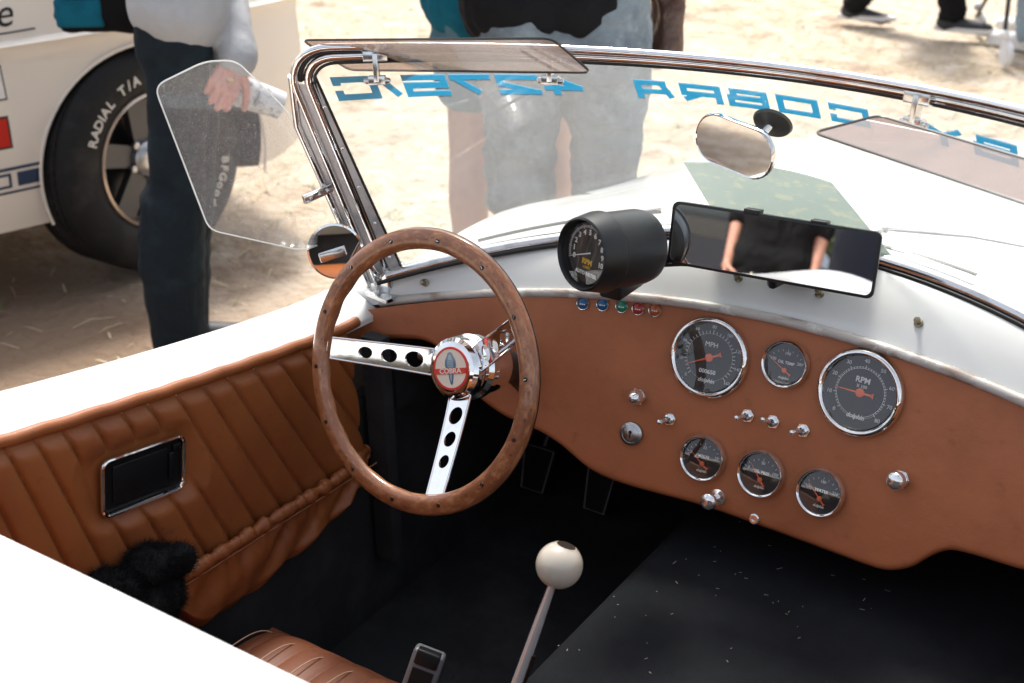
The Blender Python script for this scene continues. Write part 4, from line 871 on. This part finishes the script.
# wheels
def coupe_wheel(lx,y,steer,side):
    # axis out of the car side
    out=(NN*side); ang=steer; a=math.atan2(out.x,out.y)+ang; ax=V((math.sin(a),math.cos(a),0)); c=MTm@V((lx,y,.345)); T_=frame(c,V((0,0,1)).cross(ax)*1.0,z=ax)@M.Scale(1.045,4)
    mb=MB(); prof=[(.195,.055),(.198,.082),(.206,.094),(.235,.104),(.27,.106),(.300,.100),(.314,.092),(.322,.082)]
    # tread ribs
    zz=.078; 
    for k in range(6):
        z1=.078-.026*k; prof+=[(.3265,z1),(.3275,z1-.006),(.3275,z1-.018),(.3265,z1-.020),(.3205,z1-.0215),(.3205,z1-.0245)]
    prof+=[(.322,-.082),(.314,-.092),(.27,-.106),(.206,-.094),(.195,-.055)]
    mb.lathe(prof,96,0,T_)
    for k in range(150):
        th=2*math.pi*k/150
        for z1 in(.04,.0,-.04):
            mb.box((.3235,0,z1+ (0.004 if k%2 else -.004)),(.0035,.0022,.012),1,T_@M.Rotation(th,4,'Z'))
    wh=mb.build('wheel',['rubber','underbody'],mus,50)
    tb=MB()
    def arc(s_,r0,mid,size,gap=1.0,bold=.0006):
        ws=[.72 if c_ not in 'IiJl' else .34 for c_ in s_]; tot=sum(ws)*size; a0=mid+tot/2/r0
        for c_,w_ in zip(s_,ws):
            a0-=w_*size/2/r0; text(tb,c_,size*1.05,T_@M.Rotation(a0,4,'Z')@M.Translation((r0,0,.1068))@M.Rotation(-math.pi/2,4,'Z'),0,.0012,bold=bold); a0-=w_*size/2/r0
    for w_,m_ in(('RADIAL T/A',TA),('BFGoodrich',TB)): tb=MB(); arc(w_,.246,m_,.037); tb.build('tyre_lettering','tyre_letter',wh,0)
    mb=MB(); mb.lathe([(.200,.088),(.197,.094),(.190,.096),(.184,.088),(.176,.060),(.172,.03)],64,0,T_); mb.lathe([(.172,.03),(.165,-.02),(.10,-.03),(0,-.03)],48,1,T_)
    for k in range(5):
        q=T_@M.Rotation(R(72*k+20),4,'Z'); mb.prism([(.03,-.030),(.172,-.036),(.176,-.020),(.176,.020),(.172,.036),(.03,.030)],.012,.040,1,q); mb.lathe([(.011,.04),(.011,.052),(0,.056)],10,2,q@M.Rotation(R(36),4,'Z')@M.Translation((.057,0,0)))
    mb.lathe([(.052,.03),(.05,.055),(.036,.068),(.030,.07),(0,.072)],36,2,T_)
    rm_=mb.build('rim',['rim_lip','alloy_grey','brushed_steel'],wh,40)
TA,TB=R(128),R(-40)
coupe_wheel(.132,.118,R(-16),1); coupe_wheel(-2.59,.13,0,1); coupe_wheel(.155,CW-.15,R(-21),-1); coupe_wheel(-2.59,CW-.13,0,-1)
# ------------------------------------------------------------------ people
def hand(mb_fine,w,a,c,b,curl=(.5,.7,.5),size=1.0,thumbc=.4,mi=0):
    """w wrist, a along hand, b towards thumb, c palm-facing; fingers curl to c"""
    a=V(a).normalized(); c=V(c); c=(c-a*c.dot(a)).normalized(); b0=a.cross(c); b=b0 if b0.dot(V(b))>0 else -b0; S=size
    fs=[(.030,.092,(.040,.026,.021)),(.010,.097,(.044,.029,.022)),(-.011,.092,(.041,.027,.021)),(-.030,.082,(.032,.021,.019))]
    for off,base,seg in fs:
        k=w+a*base*S+b*off*S; mb_fine.caps(w+a*.008*S+b*off*.55*S,k,.0135*S,.0105*S,10)
        ang=0; p=k
        for l,cu,r0,r1 in zip(seg,curl,(.0098,.0088,.0078),(.0088,.0078,.0066)):
            ang+=cu; d=(a*math.cos(ang)+c*math.sin(ang)).normalized(); q=p+d*l*S; mb_fine.caps(p,q,r0*S,r1*S,10); p=q
    p=w+a*.022*S+b*.022*S
    for l,da,r0,r1 in((.045,0,.0135,.0115),(.032,thumbc,.011,.0098),(.027,thumbc*2,.0098,.008)):
        d=(a*.75+b*(.75-da*.5)+c*(.45+da)).normalized(); q=p+d*l*S; mb_fine.caps(p,q,r0*S,r1*S,10); p=q
    mb_fine.caps(w-a*.03*S,w+a*.03*S,.024*S,.027*S,12)
def person(name_lab,pos,head,J=None,top=None,legs=None,shoes=('shoe_dark','shoe_sole'),sleeve=1.0,leglen=1.0,hands=None,group=None,hairc='hair',scale=1,slim=1,hem=None,wr=1.0,sock=None,belt=None,body_mat='skin'):
    """pos ground point, head heading clockwise from +Y. top/legs material names; leglen: 1 ankle, .55 knee; sleeve 1 wrist .35 short"""
    D=dict(hipL=(-.09,0,.93),hipR=(.09,0,.93),kneeL=(-.10,.02,.50),kneeR=(.10,.02,.50),ankL=(-.11,-.02,.09),ankR=(.11,-.02,.09),toeL=(-.14,.17,.03),toeR=(.14,.17,.03),
      waist=(0,0,1.08),chest=(0,.0,1.32),shL=(-.185,0,1.45),shR=(.185,0,1.45),elL=(-.23,-.02,1.15),elR=(.23,-.02,1.15),wrL=(-.23,.06,.90),wrR=(.23,.06,.90),neck=(0,0,1.52),headc=(0,.03,1.66))
    D.update(J or {}); D={k:V(q)*scale for k,q in D.items()}
    T=M.Translation(V(pos))@M.Rotation(-head,4,'Z'); root=thing('person',name_lab,'person',T,group)
    b=MB()
    def torso(b,g,lo=.90,arms=True,S=slim):
        hz=(D['hipL']+D['hipR'])/2; g=g-(1-S)*.11
        for sx in(-1,1):
            b.caps((D['hip'+'LR'[sx>0]]+V((0,-.01,.0))) if lo!=1 else D['waist']+V((sx*.07,0,-.05)),D['waist']+V((sx*.065,-.0,.02)),.112+g,.098+g,16); b.caps(D['waist']+V((sx*.065,0,0)),D['chest']+V((sx*.085,0,.04)),.100+g,.112+g,16)
            b.caps(D['chest']+V((sx*.08,0,.05)),D['sh'+'LR'[sx>0]]+V((-sx*.015,0,-.02)),.09+g,.062+g,14)
        b.caps(D['waist'],D['chest'],.11+g,.12+g,16); b.caps(D['chest']+V((0,0,.06)),D['neck'],.085+g*.6,.06+g*.3,14)
    def arm(b,s,g,f=1.0,flare=0):
        sh,el,wr_=D['sh'+s],D['el'+s],D['wr'+s]; b.caps(sh,el,.053+g,.042+g,14)
        if f>.5: e=el.lerp(wr_,(f-.5)*2); b.caps(el,e,.042+g+flare,.030+g+flare*.5,14)
    def leg(b,s,g,f=1.0):
        h,k,a=D['hip'+s],D['knee'+s],D['ank'+s]; k2=h.lerp(k,min(1,f*2)); b.caps(h,k2,(.092+g)*slim,(.092-.032*min(1,f*2)+g)*slim**.5,16)
        if f>.55: e=k.lerp(a,(f-.55)/.45); b.caps(k+V((0,-.01,0)),k.lerp(e,.4)+V((0,-.018,0)),.058+g,.060+g,14); b.caps(k.lerp(e,.4)+V((0,-.018,0)),e,.060+g,.042+g*1.2,14)
    torso(b,-.004)
    for s in'LR':
        arm(b,s,-.003); h,k,a=D['hip'+s],D['knee'+s],D['ank'+s]; b.caps(h,k,.086*slim,.055,16); b.caps(k,k.lerp(a,.35)+V((0,-.02,0)),.054,.056,14); b.caps(k.lerp(a,.35)+V((0,-.02,0)),a,.056,.036,14); b.caps(a+V((0,-.03,-.045*scale)),D['toe'+s]+V((0,-.02,0)),.034,.026,12)
    b.caps(D['neck']-V((0,0,.04)),D['headc']-V((0,.01,.06)),.058,.055,14)
    hc=D['headc']; b.sph(hc+V((0,0,.03)),.1,0,(.78,.95,1.05)); b.sph(hc+V((0,.015,-.045)),.075,0,(.8,.95,.95)); b.caps(hc+V((0,.085,.02)),hc+V((0,.105,-.018)),.009,.014,8); b.caps(hc+V((-.02,.088,-.052)),hc+V((.02,.088,-.052)),.008,.008,8)
    for sx in(-1,1): b.sph(hc+V((sx*.080,-.005,.0)),.028,0,(.3,.7,1))
    me=blob(b,.011,[body_mat],2)
    # hands are skinned finely and joined into the same body mesh
    hb=MB()
    for s,sx in(('L',-1),('R',1)):
        w_=D['wr'+s]; ad=(w_-D['el'+s]).normalized(); spec=(hands or {}).get(s,dict(a=ad+V((0,.05,0)),c=V((-sx,.0,0)),b=V((0,1,0)),curl=(.35,.5,.35)))
        hand(hb,w_,spec['a'],spec['c'],spec['b'],spec['curl'],scale*spec.get('size',1))
    hm=blob(hb,.0032,[body_mat],1)
    bm=bmesh.new(); bm.from_mesh(me); 
    bm.from_mesh(hm); bm.to_mesh(me); bm.free(); bpy.data.meshes.remove(hm)
    if body_mat=='skin': pass
    bo=link('body',me,None,70); bo.parent=root
    def addm(b,name,mats,vox=.011,w=None,sm=3):
        m_=blob(b,vox,mats,sm,w); o=link(name,m_,None,75); o.parent=root; return o
    if top:
        c=MB(); torso(c,.042 if hem else .028,1 if hem else .9)
        if hem is None: c.caps(D['hipL']+V((.0,0,.03)),D['hipR']+V((0,0,.03)),.135*slim,.135*slim,16)
        for s in'LR': arm(c,s,.016,sleeve,.006)
        # hollow the collar visually with the neck passing through
        addm(c,'shirt',[top],.010,(.009*wr,9,.8))
    if legs:
        c=MB()
        for s in'LR': leg(c,s,.020 if leglen>.8 else .026,leglen)
        c.caps(D['hipL'],D['hipR'],.118*slim,.118*slim,16); c.caps((D['hipL']+D['hipR'])/2,D['waist']-V((0,0,.09)),.118*slim,.100*slim,16)
        for sx,s in((-1,'L'),(1,'R')): c.caps(D['hip'+s]+V((sx*-.01,-.02,-.02)),D['hip'+s]+V((0,-.02,.05)),.120*slim,.108*slim,16)
        addm(c,'trousers' if leglen>.6 else 'shorts',[legs],.010,(.010*wr,8,1.5))
    for s in'LR':
        a=D['ank'+s]; t_=D['toe'+s]; c=MB(); c.caps(a+V((0,-.035,-.045)),t_,.042,.034,14); c.caps(a+V((0,-.01,-.01)),a+V((0,-.02,-.05)),.045,.045,12); m1=addm(c,'shoe',[shoes[0]],.008,None,2)
        for v_ in m1.data.vertices: v_.co.z=max(v_.co.z,.022)
        d=(t_-a); d.z=0; d.normalize(); mid=(a+V((0,-.035,0))+t_)/2; L=((t_-a).length)/2+.062; q=frame(V((mid.x,mid.y,.012+(min(a.z-.09,.3) if a.z>.1 else 0))),d,z=(0,0,1)); sb=MB(); sb.prism([(L*math.cos(u_)*1.0,(.040+.006*math.cos(u_))*math.sin(u_)) for u_ in [2*math.pi*i/28 for i in range(28)]],-.011,.014,T=q); so_=sb.build('sole',shoes[1],None,40); so_.parent=m1
        if sock: c=MB(); k=D['knee'+s]; c.caps(k.lerp(a,sock),a,.058,.045,14); addm(c,'sock',['white_cloth'],.008,(.003,14,1),2)
    c=MB(); c.sph(hc+V((0,-.012,.045)),.108,0,(.80,.97,1.0)); m_=blob(c,.009,[hairc],2,(.006,30,1)); 
    bm=bmesh.new(); bm.from_mesh(m_); bmesh.ops.delete(bm,geom=[v_ for v_ in bm.verts if (v_.co.y-hc.y)>.035 and v_.co.z<hc.z+.085 or v_.co.z<hc.z-.03],context='VERTS'); bm.to_mesh(m_); bm.free(); ho=link('hair',m_,None,75); ho.parent=root
    for sx in(-1,1): e=MB(); e.sph(hc+V((sx*.031,.083,.015)),.011,0); eo=e.build('eye','dial_white',None,60); eo.parent=root
    return root,D
def px(x,y,Z): return CAM+(_d+_r*(x-512)/FPX-_u*(y-341.5)/FPX)*Z
# man in grey sweatshirt, facing the coupe's nose; right arm towards us holds a rolled paper
def gnd(x,y):
    d_=px(x,y,1)-CAM; return CAM+d_*(-CAM.z/d_.z)
p1=gnd(192,364); h1=R(56)
T1=M.Translation(p1)@M.Rotation(-h1,4,'Z'); Ti=T1.inverted()
wrp=Ti@px(236,58,3.03); elp=Ti@px(214,-45,3.16); 
spec=dict(R=dict(a=(Ti@px(212,112,2.98))-(Ti@px(236,58,3.03)),c=(Ti@px(212,80,3.5))-(Ti@px(222,80,3.08)),b=(Ti@px(262,70,3.08))-(Ti@px(236,58,3.08)),curl=(.85,1.0,.6),size=.95))
shp=elp+V((-.03,-.02,.30))
person('person in grey sweatshirt and dark jeans holding a rolled newspaper',p1,h1,dict(hipL=(-.085,.09,.86),hipR=(.085,.09,.86),waist=(0,.10,1.00),chest=(0,.10,1.26),neck=(0,.07,1.46),headc=(0,.10,1.60),kneeL=(-.08,.03,.47),kneeR=(.08,.04,.47),ankL=(-.09,-.03,.09),ankR=(.085,.0,.09),toeL=(-.11,.15,.03),toeR=(.11,.17,.03),shL=(-.185,.05,1.39),shR=(.19,.06,1.39),elR=tuple(elp),wrR=tuple(wrp),elL=(-.26,.04,1.10),wrL=(-.25,.06,.85)),'sweat_grey','jeans_black',hands=spec,wr=.45,slim=.66,hem=1,body_mat='skin_hand')
# rolled newspaper through the hand
A_=px(166,66,3.04); B_=px(281,106,3.17); D_=(B_-A_).normalized(); mb=MB(); T_=frame(A_,V((0,0,1)),z=D_); L=(B_-A_).length
def roll(a,b): 
    th=2*math.pi*2.3*a; r=.026+.011*a; k=1.25-.35*b; return V((r*math.cos(th)*k*1.1,r*math.sin(th)*k,L*b+.02*math.sin(th)*(1-b)))
mb.grid(roll,120,14,0)
mb.grid(lambda a,b:V((.030+.012*math.sin(3*a),-.035+.07*a,-.05+.16*b)),10,8,1)
tag(mb.build('newspaper',['paper','paper_plain'],None,60,T_),'rolled black and white newspaper held in a hand beside the coupe','newspaper')
mb=MB(); rg=px(231,80,2.965); mb.lathe([(.0095,-.002),(.0115,-.002),(.0115,.002),(.0095,.002)],24,0,frame(rg,_r,z=(_r*.3-_u)),True); 
tag(mb.build('ring','gold',None,40),'thin gold ring on a finger of the hand holding the newspaper','ring')
# dark bag behind him
mb=MB(); q=px(108,-16,3.30); 
mb.box((0,0,0),(.13,.09,.11),0,None,.04); T_=frame(q,_r,z=(0,0,1)); me=blob(mb,.009,['black_cloth'],3,(.008,9,1)); bo=link('shoulder_bag',me,None,60,T_); tag(bo,'black bag with a teal corner carried behind the grey sweatshirt','bag')
mb=MB(); mb.box((-.055,-.088,-.055),(.06,.012,.035),0,None,.008); o=mb.build('bag_patch','teal_cloth',None,40,T_); o.parent=bo; o.matrix_parent_inverse=WM(bo).inverted()
mb=MB(); mb.tube([V((-.05,0,.10)),V((.05,.02,.40)),V((.16,.0,.62))],.012,8,squash=(.3,1.6)); o=mb.build('strap','black_cloth',None,40,T_); o.parent=bo; o.matrix_parent_inverse=WM(bo).inverted()
# bare-legged person in teal (behind), and person in black top and grey jeans (in front), both seen from behind
hv=R(-34)
def gp(x,y,Z): q=px(x,y,Z); return V((q.x,q.y,0))
person('person in teal shirt with bare legs standing beyond the windshield',gp(514,150,3.42),hv+R(10),dict(kneeL=(-.125,.02,.50),ankL=(-.120,-.02,.09),hipL=(-.10,0,.90),hipR=(.10,0,.90),kneeR=(.10,.02,.5),elL=(-.25,.02,1.10),wrL=(-.20,.18,1.0)),'teal_cloth','shorts_cloth',leglen=.27,sleeve=.4,wr=1.2,slim=.9)
person('person in black top and faded grey jeans standing beyond the windshield',gp(562,150,3.08),hv,dict(hipL=(-.095,0,.86),hipR=(.105,0,.86),waist=(-.02,.02,1.0),chest=(-.04,.04,1.24),neck=(-.05,.05,1.44),headc=(-.05,.08,1.58),shL=(-.225,.04,1.37),shR=(.15,.04,1.37),kneeL=(-.10,.03,.50),kneeR=(.105,.03,.50),ankL=(-.095,.0,.09),ankR=(.12,.0,.09),elR=(.22,.18,1.14),wrR=(.20,.36,1.05),elL=(-.30,.14,1.12),wrL=(-.22,.34,1.05)),'black_cloth','jeans_grey',leglen=.60,sock=.15,slim=.88,hem=1,sleeve=.6,shoes=('shoe_white','shoe_sole'),wr=.9)
# brown leather jacket held at the hip
mb=MB(); q=px(668,5,3.22); T_=frame(q,_r,z=(0,0,1))
mb.box((0,0,.06),(.032,.05,.20),0,None,.02); mb.box((-.018,.0,-.05),(.022,.04,.10),0,None,.015); me=blob(mb,.008,['brown_leather'],3,(.014,9,.7)); tag(link('leather_jacket',me,None,60,T_),'dark brown leather jacket hanging beside the grey jeans','jacket')
# walkers and stroller at the far right
person('person in dark trousers and dark trainers walking in the distance',gp(900,6,6.9),R(80),dict(ankR=(.1,.28,.13),toeR=(.11,.46,.06),kneeR=(.1,.22,.52),ankL=(-.09,-.25,.12),toeL=(-.1,-.08,.03),kneeL=(-.09,.05,.50)),'black_cloth','black_cloth')
person('person in pale blue jeans and white shoes near the stroller',gp(1046,12,6.5),R(-60),dict(ankR=(.1,.2,.1),toeR=(.11,.38,.04),kneeR=(.1,.18,.5)),'white_cloth','light_jeans',shoes=('shoe_white','shoe_sole'))
so_=thing('stroller','white stroller with thin dark legs and a small front castor','stroller',M.Translation(V((-.55,5.5,0))))
def sp_(mb,name,mats,sm=40): return mb.build(name,mats,so_,sm)
base=gnd(1000,66)
def caster(c):
    mb=MB(); mb.lathe([(.0,-.012),(.055,-.014),(.062,-.006),(.062,.006),(.055,.014),(0,.012)],24,0,frame(c+V((.02,.0,.062)),V((0,1,0)),z=V((.8,.6,0)))); mb.lathe([(0,-.016),(.03,-.016),(.03,.016),(0,.016)],18,1,frame(c+V((.02,.0,.062)),V((0,1,0)),z=V((.8,.6,0)))); mb.sph(c+V((0,0,.15)),.024,1); sp_(mb,'wheel',['shoe_white','paper_plain'])
caster(base); caster(base+V((.42,.28,0))); caster(base+V((-.30,.62,0))); caster(base+V((.15,.95,0)))
mb=MB(); t0=base+V((0,0,.15)); mb.tube([t0,t0+V((-.02,.05,.35)),t0+V((-.25,.6,.85))],.011,8); mb.tube([t0+V((.42,.28,0)),t0+V((.40,.33,.35)),t0+V((.17,.88,.85))],.011,8); mb.tube([base+V((-.30,.62,.10)),t0+V((-.02,.05,.40))],.010,8); mb.tube([base+V((.15,.95,.10)),t0+V((.40,.33,.40))],.010,8); mb.tube([t0+V((-.25,.6,.85)),t0+V((.17,.88,.85))],.013,8); sp_(mb,'frame','black_plastic')
mb=MB(); mb.box((0,0,0),(.19,.22,.13),0,None,.05); o=sp_(MB().box((0,0,0),(.20,.22,.12),0,frame(base+V((.03,.42,.45)),V((.83,.55,0)),z=(0,0,1)),.05),'seat','white_cloth'); o=sp_(MB().box((0,0,0),(.20,.05,.24),0,frame(base+V((-.06,.60,.72)),V((.83,.55,0)),z=(0,.2,1)),.04),'seat_back','white_cloth')
# onlookers behind the roadster (seen in its mirrors and chrome)
for (x,y,hh,tp,lg,ll,lb) in((-1.1,-5.0,R(10),'black_cloth','black_cloth',.45,'person in black top and black shorts standing behind the roadster'),(-.2,-5.3,R(-5),'black_cloth','brown_leather',.42,'person in black top and brown skirt-length shorts behind the roadster'),(-2.2,-4.6,R(25),'orange_cloth','jeans_black',1,'person in orange jacket and dark jeans behind the roadster'),(.6,-5.2,R(-10),'black_cloth','jeans_black',1,'person in black top and dark jeans behind the roadster'),(1.5,-2.7,R(-10),'black_cloth','jeans_black',1,'person in black clothes standing close behind the right rear wing')):
    person(lb,(x,y,0),hh,None,tp,lg,leglen=ll,sleeve=.4,wr=.8)
# unseen dark van, added behind the roadster to darken its mirrors
vn=thing('reflection_van','dark blue van added behind the roadster for mirror reflections','van',M.Translation((-.6,-7.2,0)))
mb=MB(); mb.prism([(-2.4,.3),(2.3,.3),(2.4,.5),(2.35,1.0),(1.5,1.15),(.9,1.85),(.6,1.95),(-2.3,1.95),(-2.4,1.8)],-.9,.9,T=frame((-.6,-7.2,0),(1,0,0),y=(0,0,1))); mb.build('body',[mat('van_paint',(.01,.012,.02),.25,coat=.5).name],vn,0)
for x in(-1.6,1.5):
    for y in(-.86,.86): mb=MB(); mb.lathe([(0,-.1),(.30,-.11),(.33,-.08),(.33,.08),(.30,.11),(0,.1)],32,0,frame((-.6+x,-7.2+y,.33),(1,0,0),z=(0,1,0))); mb.build('wheel','rubber',vn)
for x0,x1 in((-2.1,-.9),(-.8,.5)): mb=MB(); mb.box((-.6+(x0+x1)/2,-6.298,1.5),((x1-x0)/2,.004,.28),bev=.003); mb.build('side_window','car_glass',vn)
vn.location.x+=1.9
vn2=vn.copy(); col.objects.link(vn2); vn2.location.x-=5.4; vn2.location.y-=.4; vn2['label']='dark van added farther left behind the roadster for reflections'; vn['label']='dark van added straight behind the roadster for reflections'  # second unseen van, added for dark contrast in the chrome
for o in list(bpy.data.objects):
    if o.parent==vn: c_=o.copy(); col.objects.link(c_); c_.parent=vn2
for o in (vn,vn2): o['group']='unseen vans added behind the roadster for dark reflections'
# tree line far behind, reflected in the dials
mb=MB()
for i in range(9):
    x=-34+i*8.5+random.uniform(-2,2); y=-38+random.uniform(-4,4); h=random.uniform(5,9); tr_=thing('tree','broad green tree number %s'%'x','tree',M.Translation((x,y,0)),'trees along the field edge behind the roadster'); tr_['label']='broad green tree at the field edge behind the roadster'
    b=MB(); b.tube([(x,y,-.1),(x+.2,y,h*.3),(x,y+.1,h*.6)],[.28,.2,.1],10); b.build('trunk','bark',tr_)
    b=MB()
    for c_ in range(9):
        cx,cy,cz=random.gauss(0,h*.2),random.gauss(0,h*.2),h*.62+random.gauss(0,h*.13); rr_=h*random.uniform(.13,.22)
        for q in range(170):
            d=V((random.gauss(0,1),random.gauss(0,1),random.gauss(0,1))).normalized()*rr_*random.uniform(.6,1.08); p=V((x+cx,y+cy,cz))+d; e=V((random.gauss(0,1),random.gauss(0,1),random.gauss(0,1))).normalized()*.22; f_=e.cross(d).normalized()*.14; b.add([p-e,p-f_,p+e,p+f_],[(0,1,2,3)])
    b.build('crown','leaves',tr_,0)
